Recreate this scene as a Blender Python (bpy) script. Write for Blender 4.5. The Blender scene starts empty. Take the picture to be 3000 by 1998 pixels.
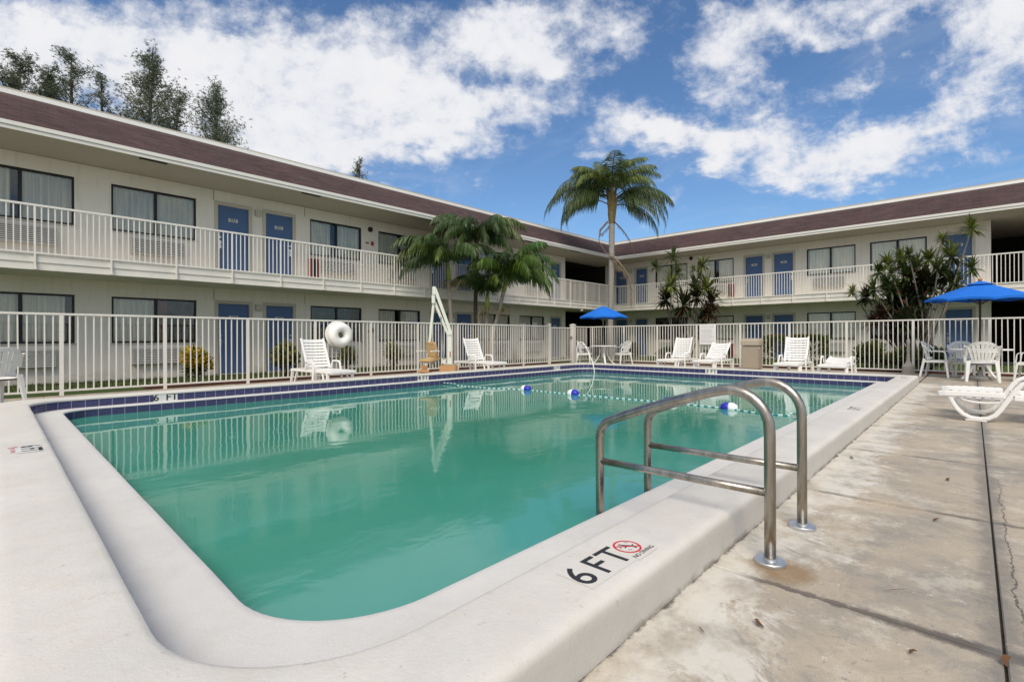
import bpy, bmesh, math, random
from mathutils import Vector, Matrix, noise as mnoise
R = math.radians
random.seed(7)
scene = bpy.context.scene
COL = scene.collection

# ------------------------------------------------------------------ camera frame
F_PX, CAM_H = 1432.0, 1.02
TH = math.atan(1350 / 1432.0)
CT, ST = math.cos(TH), math.sin(TH)
def horizon(x): return 996 - (10 / 2870.0) * (x + 20)
def at(x, y, z=None, X=None, Y=None):
    """measured point of the photograph (3000 px wide) -> world point on a plane z=, X= or Y="""
    r = (x - 1500) / F_PX; v = (horizon(x) - y) / F_PX
    if Y is not None: d = Y / (ST - r * CT)
    elif X is not None: d = X / (CT + r * ST)
    else: d = (z - CAM_H) / v
    return Vector((d * (CT + r * ST), d * (ST - r * CT), CAM_H + v * d))

# ------------------------------------------------------------------ materials
MATS = {}
class NT:
    def __init__(s, name):
        s.m = bpy.data.materials.new(name); s.m.use_nodes = True
        s.t = s.m.node_tree; s.n = s.t.nodes; s.l = s.t.links
        s.b = s.n['Principled BSDF']; s.out = s.n['Material Output']
    def new(s, typ, **kw):
        n = s.n.new(typ)
        for k, v in kw.items(): setattr(n, k, v)
        return n
    def link(s, a, b): s.l.new(a, b)
    def val(s, x, sock):
        if isinstance(x, (int, float)): sock.default_value = x
        else: s.l.new(x, sock)
    def math(s, op, a, b=0.0, clamp=False):
        n = s.n.new('ShaderNodeMath'); n.operation = op; n.use_clamp = clamp
        s.val(a, n.inputs[0]); s.val(b, n.inputs[1]); return n.outputs[0]
    def coord(s, kind='Object'):
        return s.n.new('ShaderNodeTexCoord').outputs[kind]
    def sep(s, v):
        n = s.n.new('ShaderNodeSeparateXYZ'); s.l.new(v, n.inputs[0]); return n.outputs
    def noise(s, scale, detail=4, rough=0.55, vec=None, dist=0.0, stretch=None):
        n = s.n.new('ShaderNodeTexNoise')
        n.inputs['Scale'].default_value = scale; n.inputs['Detail'].default_value = detail
        n.inputs['Roughness'].default_value = rough; n.inputs['Distortion'].default_value = dist
        v = vec if vec is not None else s.coord()
        if stretch:
            mp = s.n.new('ShaderNodeMapping'); mp.inputs['Scale'].default_value = stretch
            s.l.new(v, mp.inputs[0]); v = mp.outputs[0]
        s.l.new(v, n.inputs['Vector']); return n.outputs[0]
    def ramp(s, fac, stops):
        n = s.n.new('ShaderNodeValToRGB'); e = n.color_ramp.elements
        while len(e) < len(stops): e.new(0.5)
        for k, (p, c) in enumerate(stops):
            e[k].position = p
            e[k].color = (c, c, c, 1) if isinstance(c, (int, float)) else (*c, 1)
        s.l.new(fac, n.inputs[0]); return n.outputs[0]
    def mix(s, fac, a, b, mode='MIX'):
        n = s.n.new('ShaderNodeMix'); n.data_type = 'RGBA'; n.blend_type = mode
        s.val(fac, n.inputs[0])
        for x, sock in ((a, n.inputs[6]), (b, n.inputs[7])):
            if isinstance(x, tuple): sock.default_value = (*x, 1)
            else: s.l.new(x, sock)
        return n.outputs[2]
    def smooth(s, x, lo, hi):
        n = s.n.new('ShaderNodeMapRange'); n.interpolation_type = 'SMOOTHSTEP'
        s.val(x, n.inputs[0]); n.inputs[1].default_value = lo; n.inputs[2].default_value = hi
        return n.outputs[0]
    def bump(s, h, strength=0.3, dist=0.01):
        n = s.n.new('ShaderNodeBump'); n.inputs['Strength'].default_value = strength
        n.inputs['Distance'].default_value = dist
        s.l.new(h, n.inputs['Height']); s.l.new(n.outputs[0], s.b.inputs['Normal'])
    def color(s, c):
        if isinstance(c, tuple): s.b.inputs['Base Color'].default_value = (*c, 1)
        else: s.l.new(c, s.b.inputs['Base Color'])
    def set(s, rough=None, metal=None, spec=None):
        if rough is not None: s.val(rough, s.b.inputs['Roughness'])
        if metal is not None: s.b.inputs['Metallic'].default_value = metal
        if spec is not None: s.b.inputs['Specular IOR Level'].default_value = spec

def paint(name, c, var=0.12, scale=2.0, rough=0.6, bump=0.05, fine=40, metal=0.0, dirt=None, spec=0.3):
    k = NT(name)
    a = k.noise(scale, 5, 0.6); b = k.noise(fine, 3, 0.6)
    f = k.math('ADD', k.math('MULTIPLY', a, 0.7), k.math('MULTIPLY', b, 0.3))
    lo = tuple(x * (1 - var) for x in c); hi = tuple(min(1, x * (1 + var)) for x in c)
    col = k.ramp(f, [(0.3, lo), (0.7, hi)])
    if dirt:
        g = k.smooth(k.noise(scale * 2.3, 6, 0.7), 0.55, 0.8)
        col = k.mix(k.math('MULTIPLY', g, 0.5), col, dirt)
    k.color(col); k.set(rough, metal, spec)
    if bump: k.bump(b, bump, 0.01)
    MATS[name] = k.m; return k.m

paint('wall_paint', (0.80, 0.757, 0.68), 0.05, 1.2, 0.8, 0.12, 60)
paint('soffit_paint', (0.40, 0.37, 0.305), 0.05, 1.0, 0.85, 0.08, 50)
paint('trim_white', (0.74, 0.72, 0.665), 0.05, 1.5, 0.55, 0.05, 50, dirt=(0.5, 0.47, 0.41))
paint('cap_white', (0.86, 0.85, 0.82), 0.04, 1.5, 0.45, 0.02)
def weather():
    m = MATS['wall_paint']; nt = m.node_tree; k = NT.__new__(NT); k.m = m; k.t = nt; k.n = nt.nodes; k.l = nt.links; k.b = nt.nodes['Principled BSDF']
    src = k.b.inputs['Base Color'].links[0].from_socket
    st = k.smooth(k.noise(2.2, 6, 0.7, stretch=(3.0, 3.0, 0.28)), 0.50, 0.68)
    z = k.sep(k.coord())[2]
    low = k.math('MULTIPLY', k.smooth(z, 0.38, 0.0), k.smooth(k.noise(4, 6, 0.7), 0.40, 0.60))
    c = k.mix(k.math('MULTIPLY', st, 0.16), src, (0.40, 0.35, 0.28)); c = k.mix(k.math('MULTIPLY', low, 0.45), c, (0.36, 0.30, 0.22))
    k.l.new(c, k.b.inputs['Base Color'])
weather()
paint('slab_paint', (0.76, 0.73, 0.66), 0.07, 1.4, 0.7, 0.2, 35, dirt=(0.42, 0.39, 0.34))
paint('rail_white', (0.74, 0.717, 0.66), 0.05, 3, 0.45, 0.0, dirt=(0.58, 0.54, 0.46))
paint('fence_white', (0.70, 0.675, 0.62), 0.05, 3, 0.45, 0.0, dirt=(0.55, 0.51, 0.43))
paint('frame_black', (0.012, 0.012, 0.013), 0.1, 4, 0.35, 0.0)
paint('door_blue', (0.075, 0.14, 0.29), 0.06, 2, 0.45, 0.03)
paint('door_trim', (0.52, 0.49, 0.42), 0.05, 2, 0.6, 0.03)
paint('dark_interior', (0.012, 0.012, 0.012), 0.1, 2, 0.9, 0.0)
paint('breezeway_dark', (0.022, 0.02, 0.018), 0.2, 1.5, 0.9, 0.0)  # near-black colour stands in for the deep shade inside the breezeways
paint('ac_white', (0.62, 0.61, 0.57), 0.04, 3, 0.5, 0.0)
paint('ac_gap', (0.26, 0.26, 0.25), 0.04, 3, 0.7, 0.0)
paint('chrome', (0.62, 0.62, 0.62), 0.05, 8, 0.2, 0.0, metal=1.0)
paint('galvanised', (0.62, 0.64, 0.66), 0.12, 14, 0.32, 0.03, metal=0.9)
paint('plate_white', (0.64, 0.635, 0.63), 0.03, 4, 0.4, 0.0)
paint('ink_black', (0.025, 0.027, 0.033), 0.2, 60, 0.6, 0.0)
paint('ink_grey', (0.38, 0.38, 0.39), 0.1, 30, 0.6, 0.0)
paint('ink_red', (0.58, 0.03, 0.05), 0.15, 60, 0.6, 0.0)
paint('alarm_red', (0.32, 0.03, 0.025), 0.1, 6, 0.4, 0.0)
paint('alarm_dark', (0.05, 0.02, 0.018), 0.1, 6, 0.5, 0.0)
paint('resin_white', (0.82, 0.81, 0.785), 0.03, 3, 0.38, 0.03, 60, spec=0.4)
paint('resin_old', (0.74, 0.74, 0.71), 0.05, 3, 0.45, 0.03, 60, dirt=(0.5, 0.49, 0.45))
paint('lift_cream', (0.66, 0.67, 0.60), 0.04, 3, 0.35, 0.0)
paint('lift_tan', (0.50, 0.35, 0.18), 0.08, 4, 0.55, 0.1)
paint('lift_box_tan', (0.47, 0.27, 0.125), 0.06, 4, 0.5, 0.05)
paint('foam_white', (0.84, 0.83, 0.79), 0.03, 4, 0.5, 0.05)
paint('foam_yellow', (0.72, 0.64, 0.36), 0.1, 6, 0.6, 0.05)
paint('umbrella_blue', (0.008, 0.14, 0.58), 0.1, 3, 0.75, 0.25, 220)
paint('umbrella_pole', (0.055, 0.032, 0.018), 0.2, 8, 0.45, 0.0)
paint('pole_grey', (0.25, 0.25, 0.24), 0.1, 8, 0.4, 0.0)
paint('finial_wood', (0.42, 0.19, 0.07), 0.2, 12, 0.5, 0.0)
paint('bin_tan', (0.335, 0.285, 0.22), 0.06, 4, 0.6, 0.12, 120)
paint('bin_lid', (0.40, 0.345, 0.27), 0.06, 4, 0.6, 0.12, 120)
paint('urn_grey', (0.40, 0.37, 0.32), 0.08, 5, 0.6, 0.1)
paint('float_blue', (0.03, 0.035, 0.42), 0.05, 4, 0.3, 0.0)
paint('float_white', (0.82, 0.83, 0.85), 0.03, 4, 0.3, 0.0)
paint('rope_white', (0.70, 0.78, 0.80), 0.05, 4, 0.6, 0.0)
paint('rope_blue', (0.03, 0.22, 0.24), 0.05, 4, 0.6, 0.0)
paint('bark_grey', (0.27, 0.255, 0.235), 0.25, 7, 0.9, 0.6, 30)
paint('bark_ring', (0.22, 0.20, 0.17), 0.3, 5, 0.9, 0.6, 22)
paint('bark_dark', (0.085, 0.07, 0.055), 0.3, 6, 0.95, 0.6, 25)
paint('crownshaft_green', (0.20, 0.25, 0.045), 0.2, 5, 0.5, 0.1)
paint('boot_brown', (0.17, 0.13, 0.055), 0.35, 6, 0.85, 0.5)
paint('dead_palm', (0.19, 0.145, 0.105), 0.25, 6, 0.9, 0.3)
paint('stem_grey', (0.19, 0.17, 0.14), 0.2, 8, 0.85, 0.3)
paint('leaf_dead', (0.12, 0.06, 0.03), 0.3, 20, 0.8, 0.2)
paint('room_paper', (0.75, 0.75, 0.74), 0.03, 6, 0.7, 0.0)

def mat_foliage(name, gloss=0.45, trans=0.3):
    k = NT(name)
    a = k.new('ShaderNodeAttribute', attribute_name='Col')
    n = k.noise(9, 3)
    c = k.mix(k.math('MULTIPLY', n, 0.45), a.outputs['Color'], (0.02, 0.03, 0.01))
    k.color(c); k.set(gloss, 0, 0.35)
    tr = k.new('ShaderNodeBsdfTranslucent'); k.link(c, tr.inputs[0])
    mx = k.new('ShaderNodeMixShader'); mx.inputs[0].default_value = trans
    k.link(k.b.outputs[0], mx.inputs[1]); k.link(tr.outputs[0], mx.inputs[2])
    k.link(mx.outputs[0], k.out.inputs[0]); MATS[name] = k.m
mat_foliage('foliage', 0.42, 0.3)
mat_foliage('needles', 0.7, 0.3)

def mat_shingle():
    k = NT('shingles')
    uv = k.n.new('ShaderNodeUVMap').outputs[0]
    br = k.new('ShaderNodeTexBrick')
    br.inputs['Scale'].default_value = 1; br.inputs['Brick Width'].default_value = 0.42
    br.inputs['Row Height'].default_value = 0.115; br.inputs['Mortar Size'].default_value = 0.006
    br.inputs['Mortar Smooth'].default_value = 0.3
    br.inputs['Color1'].default_value = (0.112, 0.068, 0.066, 1); br.inputs['Color2'].default_value = (0.05, 0.036, 0.043, 1)
    br.inputs['Mortar'].default_value = (0.032, 0.022, 0.024, 1)
    k.link(uv, br.inputs['Vector'])
    big = k.noise(0.55, 4, 0.6, uv)
    sk = k.noise(1.0, 5, 0.7, uv, stretch=(2.4, 16.0, 1))
    c0 = k.mix(0.6, br.outputs['Color'], k.ramp(sk, [(0.34, (0.040, 0.028, 0.032)), (0.5, (0.085, 0.055, 0.058)), (0.66, (0.135, 0.092, 0.090))]))
    c = k.mix(0.6, c0, k.ramp(big, [(0.3, (0.6, 0.52, 0.50)), (0.7, (1.25, 1.1, 1.08))]), 'MULTIPLY')
    st = k.noise(1.0, 4, 0.6, uv, stretch=(1.3, 6.0, 1))
    c = k.mix(k.smooth(st, 0.5, 0.75), c, (0.085, 0.072, 0.066))
    # lichen-pale streak just under the cap
    v = k.sep(uv)[1]
    c = k.mix(k.math('MULTIPLY', k.smooth(v, 1.1, 1.45), 0.55), c, (0.12, 0.10, 0.08))
    c = k.mix(k.math('MULTIPLY', k.noise(80, 2, 0.6, uv), 0.35), c, (0.035, 0.028, 0.028))
    k.color(c); k.set(0.9, 0, 0.2)
    k.bump(k.math('SUBTRACT', k.math('MULTIPLY', k.noise(60, 2, 0.6, uv), 0.3), br.outputs['Fac']), 0.7, 0.012)
    MATS['shingles'] = k.m
mat_shingle()

def mat_tile():
    k = NT('pool_tile')
    uv = k.n.new('ShaderNodeUVMap').outputs[0]
    br = k.new('ShaderNodeTexBrick'); br.offset = 0.0; br.squash = 1.0
    br.inputs['Scale'].default_value = 1; br.inputs['Brick Width'].default_value = 0.1545
    br.inputs['Row Height'].default_value = 0.2; br.inputs['Mortar Size'].default_value = 0.0035
    br.inputs['Color1'].default_value = (0.022, 0.022, 0.105, 1); br.inputs['Color2'].default_value = (0.033, 0.028, 0.12, 1)
    br.inputs['Mortar'].default_value = (0.34, 0.34, 0.40, 1)
    k.link(uv, br.inputs['Vector'])
    c = k.mix(k.math('MULTIPLY', k.noise(3, 4, 0.6, uv), 0.35), br.outputs['Color'], (0.075, 0.07, 0.115))
    k.color(c); k.set(k.math('ADD', k.math('MULTIPLY', br.outputs['Fac'], 0.5), 0.18), 0, 0.5)
    k.bump(k.math('SUBTRACT', 1.0, br.outputs['Fac']), 0.4, 0.004)
    MATS['pool_tile'] = k.m
mat_tile()

def mat_coping(name, base, amt, grime_shade=True):
    k = NT(name)
    a = k.noise(1.3, 6, 0.65); b = k.noise(7, 6, 0.7); f = k.noise(90, 3, 0.6); st = k.noise(3.2, 5, 0.65, dist=0.4)
    c = k.ramp(a, [(0.32, tuple(x * 0.92 for x in base)), (0.68, tuple(min(1, x * 1.06) for x in base))])
    c = k.mix(k.math('MULTIPLY', k.smooth(b, 0.48, 0.64), amt), c, (0.54, 0.50, 0.43))
    c = k.mix(k.math('MULTIPLY', k.smooth(st, 0.52, 0.66), amt * 0.9), c, (0.49, 0.49, 0.50))
    sp = k.noise(26, 4, 0.75)
    c = k.mix(k.math('MULTIPLY', k.smooth(sp, 0.62, 0.69), 0.45 if grime_shade else 0.2), c, (0.36, 0.34, 0.31))
    vo = k.new('ShaderNodeTexVoronoi', feature='DISTANCE_TO_EDGE'); vo.inputs['Scale'].default_value = 1.15
    wv = k.new('ShaderNodeVectorMath', operation='ADD'); nz = k.new('ShaderNodeTexNoise'); nz.inputs['Scale'].default_value = 3.5; nz.inputs['Detail'].default_value = 6; nz.inputs['Roughness'].default_value = 0.7
    co_ = k.coord(); k.link(co_, nz.inputs['Vector']); k.link(co_, wv.inputs[0]); k.link(nz.outputs[1], wv.inputs[1]); k.link(wv.outputs[0], vo.inputs['Vector'])
    ck = k.math('MULTIPLY', k.smooth(vo.outputs[0], 0.0045, 0.0012), k.smooth(k.noise(1.1, 3, 0.6), 0.50, 0.58))
    c = k.mix(k.math('MULTIPLY', ck, 0.5), c, (0.27, 0.25, 0.22))
    chp = k.smooth(k.noise(6.5, 8, 0.8, dist=0.6), 0.60, 0.65)
    c = k.mix(k.math('MULTIPLY', chp, 0.35), c, (0.50, 0.485, 0.455))
    # grime along the foot of the kerb, then shade painted on its side face
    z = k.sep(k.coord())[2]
    g = k.math('MULTIPLY', k.smooth(k.math('ADD', z, k.math('MULTIPLY', k.math('SUBTRACT', k.noise(14, 5, 0.75), 0.5), 0.05)), 0.028, 0.0), k.smooth(k.noise(2.2, 6, 0.75), 0.44, 0.58))
    if grime_shade: c = k.mix(k.math('MULTIPLY', g, 0.85), c, (0.12, 0.10, 0.075))
    side_shade = k.math('MULTIPLY', k.smooth(z, 0.165, 0.05), k.smooth(k.noise(2.4, 5, 0.7), 0.35, 0.7))
    if grime_shade: c = k.mix(k.math('MULTIPLY', k.math('MAXIMUM', side_shade, k.math('MULTIPLY', k.smooth(z, 0.160, 0.125), 0.62)), 0.75), c, (0.385, 0.365, 0.325))
    k.color(c); k.set(0.62, 0, 0.3)
    k.bump(k.math('ADD', k.math('MULTIPLY', b, 0.6), k.math('MULTIPLY', f, 0.35)), 0.35, 0.012)
    MATS[name] = k.m
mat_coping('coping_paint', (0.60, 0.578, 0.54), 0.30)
mat_coping('ledge_paint', (0.60, 0.588, 0.572), 0.16, False)

def mat_deck():
    k = NT('deck_concrete')
    co = k.coord(); x, y, z = k.sep(co)
    a = k.noise(0.9, 6, 0.62, co); b = k.noise(4.5, 6, 0.7, co); f = k.noise(110, 3, 0.6, co)
    c = k.ramp(a, [(0.36, (0.285, 0.255, 0.215)), (0.50, (0.40, 0.345, 0.275)), (0.64, (0.475, 0.40, 0.305))])
    blot = k.smooth(k.noise(2.1, 8, 0.7, co, 0.5), 0.47, 0.63)
    c = k.mix(k.math('MULTIPLY', blot, 0.72), c, (0.255, 0.24, 0.218))
    warm = k.smooth(k.noise(1.4, 7, 0.68, co, 0.3), 0.5, 0.64)
    c = k.mix(k.math('MULTIPLY', warm, 0.5), c, (0.50, 0.40, 0.285))
    pale = k.smooth(k.noise(3.1, 8, 0.72, co), 0.50, 0.62)
    c = k.mix(k.math('MULTIPLY', pale, 0.5), c, (0.60, 0.55, 0.465))
    sp = k.smooth(k.noise(34, 5, 0.75, co), 0.58, 0.66)
    c = k.mix(k.math('MULTIPLY', sp, 0.7), c, (0.19, 0.205, 0.185))
    sp2 = k.smooth(k.noise(9, 7, 0.78, co, 0.4), 0.58, 0.66)
    c = k.mix(k.math('MULTIPLY', sp2, 0.6), c, (0.25, 0.235, 0.215))
    spl = k.smooth(k.noise(14, 5, 0.75, co), 0.62, 0.68)
    c = k.mix(k.math('MULTIPLY', spl, 0.6), c, (0.66, 0.63, 0.57))
    gr = k.noise(240, 2, 0.7, co)
    c = k.mix(k.math('MULTIPLY', k.smooth(gr, 0.42, 0.62), 0.28), c, (0.24, 0.22, 0.19))
    # white paint worn off the kerb onto the slabs beside it
    edge = k.math('ADD', y, k.math('MULTIPLY', k.math('SUBTRACT', k.noise(2.2, 9, 0.76, co, 0.8), 0.5), 1.6))
    edge = k.math('ADD', edge, k.math('MULTIPLY', k.smooth(x, 2.4, 0.6), 0.22))
    wm = k.math('MULTIPLY', k.smooth(edge, 0.52, 0.66), k.math('MULTIPLY', k.smooth(y, 0.0, 0.25), k.smooth(y, 1.4, 1.3)))
    wm = k.math('MULTIPLY', wm, k.smooth(x, 14.2, 13.6))
    wm = k.math('MULTIPLY', wm, k.ramp(b, [(0.38, 0.25), (0.56, 1.0)]))
    c = k.mix(k.math('MULTIPLY', wm, 0.75), c, (0.64, 0.615, 0.56))
    # rust ring round the rail foot, grime along the joints
    def dist2(px, py):
        dx = k.math('SUBTRACT', x, px); dy = k.math('SUBTRACT', y, py)
        return k.math('SQRT', k.math('ADD', k.math('MULTIPLY', dx, dx), k.math('MULTIPLY', dy, dy)))
    for px, py, rad, amt in ((2.37, 0.63, 0.17, 0.8), (2.99, 0.68, 0.11, 0.35)):
        dd = k.math('ADD', dist2(px, py), k.math('MULTIPLY', k.math('SUBTRACT', b, 0.5), 0.22))
        c = k.mix(k.math('MULTIPLY', k.smooth(dd, rad, rad * 0.35), amt), c, (0.235, 0.15, 0.07))
    for jx, w, amt, ramp in ((2.215, 0.026, 0.85, None), (2.215, 0.055, 0.92, True), (3.76, 0.036, 0.75, False), (5.38, 0.032, 0.7, False), (7.0, 0.03, 0.6, False)):
        dj = k.math('ABSOLUTE', k.math('SUBTRACT', x, jx))
        dj = k.math('ADD', dj, k.math('MULTIPLY', k.math('SUBTRACT', k.noise(11, 7, 0.8, co), 0.5), 0.10))
        m = k.smooth(dj, w, w * 0.35)
        if ramp: m = k.math('MULTIPLY', m, k.smooth(k.math('ADD', y, k.math('MULTIPLY', b, .3)), 0.68, 0.2))
        elif ramp is None: m = k.math('MULTIPLY', m, k.smooth(y, 0.80, 0.62))
        else: m = k.math('MULTIPLY', m, k.smooth(k.noise(1.5, 4, 0.6, co), 0.4, 0.6))
        c = k.mix(k.math('MULTIPLY', m, amt), c, (0.11, 0.098, 0.088))
    dj = k.math('ABSOLUTE', k.math('ADD', y, 0.072))
    dj = k.math('ADD', dj, k.math('MULTIPLY', k.math('SUBTRACT', k.noise(4, 8, 0.8, co), 0.5), 0.26))
    c = k.mix(k.math('MULTIPLY', k.smooth(dj, 0.085, 0.01), 0.65), c, (0.155, 0.148, 0.138))
    cr = k.math('ABSOLUTE', k.math('ADD', k.math('ADD', y, 0.125), k.math('MULTIPLY', k.math('SUBTRACT', k.noise(2.2, 7, 0.7, co), 0.5), 0.16)))
    crm = k.math('MULTIPLY', k.smooth(cr, 0.0045, 0.001), k.math('MULTIPLY', k.smooth(x, 2.3, 2.6), k.smooth(x, 5.2, 4.4)))
    c = k.mix(k.math('MULTIPLY', crm, 0.85), c, (0.07, 0.065, 0.06))
    dk = k.math('ABSOLUTE', k.math('SUBTRACT', y, 0.87))
    dk = k.math('ADD', dk, k.math('MULTIPLY', k.math('SUBTRACT', k.noise(7, 6, 0.75, co), 0.5), 0.09))
    c = k.mix(k.math('MULTIPLY', k.smooth(dk, 0.026, 0.008), 0.85), c, (0.06, 0.05, 0.04))
    k.color(c); k.set(0.75, 0, 0.25)
    k.bump(k.math('ADD', k.math('MULTIPLY', b, 0.5), k.math('MULTIPLY', f, 0.5)), 0.35, 0.008)
    MATS['deck_concrete'] = k.m
mat_deck()

def mat_ground(name, c1, c2, c3, s1, s2, bump):
    k = NT(name); a = k.noise(s1, 5, 0.65); b = k.noise(s2, 5, 0.75)
    c = k.mix(a, c1, c2); c = k.mix(k.smooth(b, 0.45, 0.7), c, c3)
    k.color(c); k.set(0.95, 0, 0.15); k.bump(b, bump, 0.03); MATS[name] = k.m
mat_ground('lawn_green', (0.06, 0.10, 0.03), (0.085, 0.13, 0.04), (0.12, 0.13, 0.055), 1.5, 45, 1.0)
mat_ground('mulch_red', (0.085, 0.032, 0.022), (0.12, 0.05, 0.035), (0.04, 0.02, 0.015), 3, 40, 1.0)
mat_ground('earth', (0.10, 0.085, 0.06), (0.14, 0.12, 0.085), (0.07, 0.08, 0.03), 0.3, 6, 0.5)
mat_ground('joint_dirt', (0.045, 0.04, 0.033), (0.075, 0.064, 0.05), (0.025, 0.022, 0.018), 3, 40, 0.5)
mat_ground('basin_plaster', (0.30, 0.42, 0.40), (0.34, 0.46, 0.44), (0.30, 0.42, 0.40), 1, 5, 0.1)

def mat_water():
    k = NT('pool_water')
    co = k.coord()
    a = k.noise(0.28, 4, 0.55, co, 0.8)
    c = k.ramp(a, [(0.36, (0.040, 0.230, 0.160)), (0.5, (0.048, 0.255, 0.188)), (0.64, (0.056, 0.285, 0.228))])
    x, y, z = k.sep(co)
    c = k.mix(k.math('MULTIPLY', k.smooth(k.math('ADD', y, k.math('MULTIPLY', a, 1.5)), 3.9, 1.8), 0.55), c, (0.075, 0.30, 0.30))
    c = k.mix(k.math('MULTIPLY', k.smooth(x, 6.0, 13.0), 0.5), c, (0.15, 0.36, 0.27))
    k.color(c); k.set(0.02, 0, 0.5); k.b.inputs['IOR'].default_value = 1.33; col_w = c
    r1 = k.noise(1.1, 2, 0.5, co, 0.3, stretch=(1.0, 1.0, 1)); r2 = k.noise(5.0, 2, 0.5, co)
    amp = k.smooth(k.noise(0.35, 2, 0.5, co), 0.35, 0.7)
    near = k.smooth(k.math('ADD', y, k.math('MULTIPLY', k.noise(0.5, 2, 0.5, co), 1.6)), 7.4, 4.6)
    r3 = k.noise(2.6, 3, 0.5, co, 0.5, stretch=(1.0, 1.6, 1))
    h = k.math('ADD', k.math('MULTIPLY', r1, 0.8), k.math('MULTIPLY', k.math('MULTIPLY', r2, 0.16), amp))
    h = k.math('ADD', h, k.math('MULTIPLY', k.math('MULTIPLY', near, r3), 0.34))
    k.set(k.math('ADD', 0.015, k.math('MULTIPLY', near, 0.055)))
    k.bump(h, 0.06, 0.1)
    MATS['pool_water'] = k.m
mat_water()

def mat_glass():
    k = NT('window_glass')
    k.n.remove(k.b)
    gl = k.new('ShaderNodeBsdfGlossy'); gl.inputs['Roughness'].default_value = 0.01
    gl.inputs['Color'].default_value = (0.92, 0.97, 0.96, 1)
    tp = k.new('ShaderNodeBsdfTransparent'); tp.inputs[0].default_value = (0.97, 0.98, 0.95, 1)
    fr = k.new('ShaderNodeFresnel'); fr.inputs[0].default_value = 1.55
    n = k.new('ShaderNodeBump'); n.inputs['Strength'].default_value = 0.05; n.inputs['Distance'].default_value = 0.05
    k.link(k.noise(0.9, 2, 0.5), n.inputs['Height'])
    k.link(n.outputs[0], gl.inputs['Normal']); k.link(n.outputs[0], fr.inputs['Normal'])
    f = k.math('ADD', k.math('MULTIPLY', fr.outputs[0], 1.25), 0.02, True)
    mx = k.new('ShaderNodeMixShader'); k.link(f, mx.inputs[0])
    k.link(tp.outputs[0], mx.inputs[1]); k.link(gl.outputs[0], mx.inputs[2]); k.link(mx.outputs[0], k.out.inputs[0])
    MATS['window_glass'] = k.m
mat_glass()

def mat_curtain(name, c):
    k = NT(name)
    n = k.noise(1.5, 4, 0.6, stretch=(6, 6, 0.6))
    k.color(k.ramp(n, [(0.3, tuple(x * 0.82 for x in c)), (0.7, c)])); k.set(0.9, 0, 0.1)
    MATS[name] = k.m
mat_curtain('curtain_sheer', (0.92, 0.90, 0.80)); mat_curtain('curtain_maroon', (0.22, 0.05, 0.06))

def mat_steel():
    k = NT('rail_steel')
    n = k.noise(6, 6, 0.7); s = k.noise(20, 4, 0.7, stretch=(1, 1, 0.15))
    c = k.ramp(s, [(0.3, (0.27, 0.24, 0.20)), (0.6, (0.44, 0.405, 0.35)), (0.8, (0.52, 0.49, 0.445))])
    c = k.mix(k.math('MULTIPLY', k.smooth(n, 0.55, 0.75), 0.5), c, (0.28, 0.22, 0.15))
    k.color(c); k.set(k.ramp(n, [(0.3, 0.22), (0.7, 0.38)]), 1.0)
    MATS['rail_steel'] = k.m
mat_steel()

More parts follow.
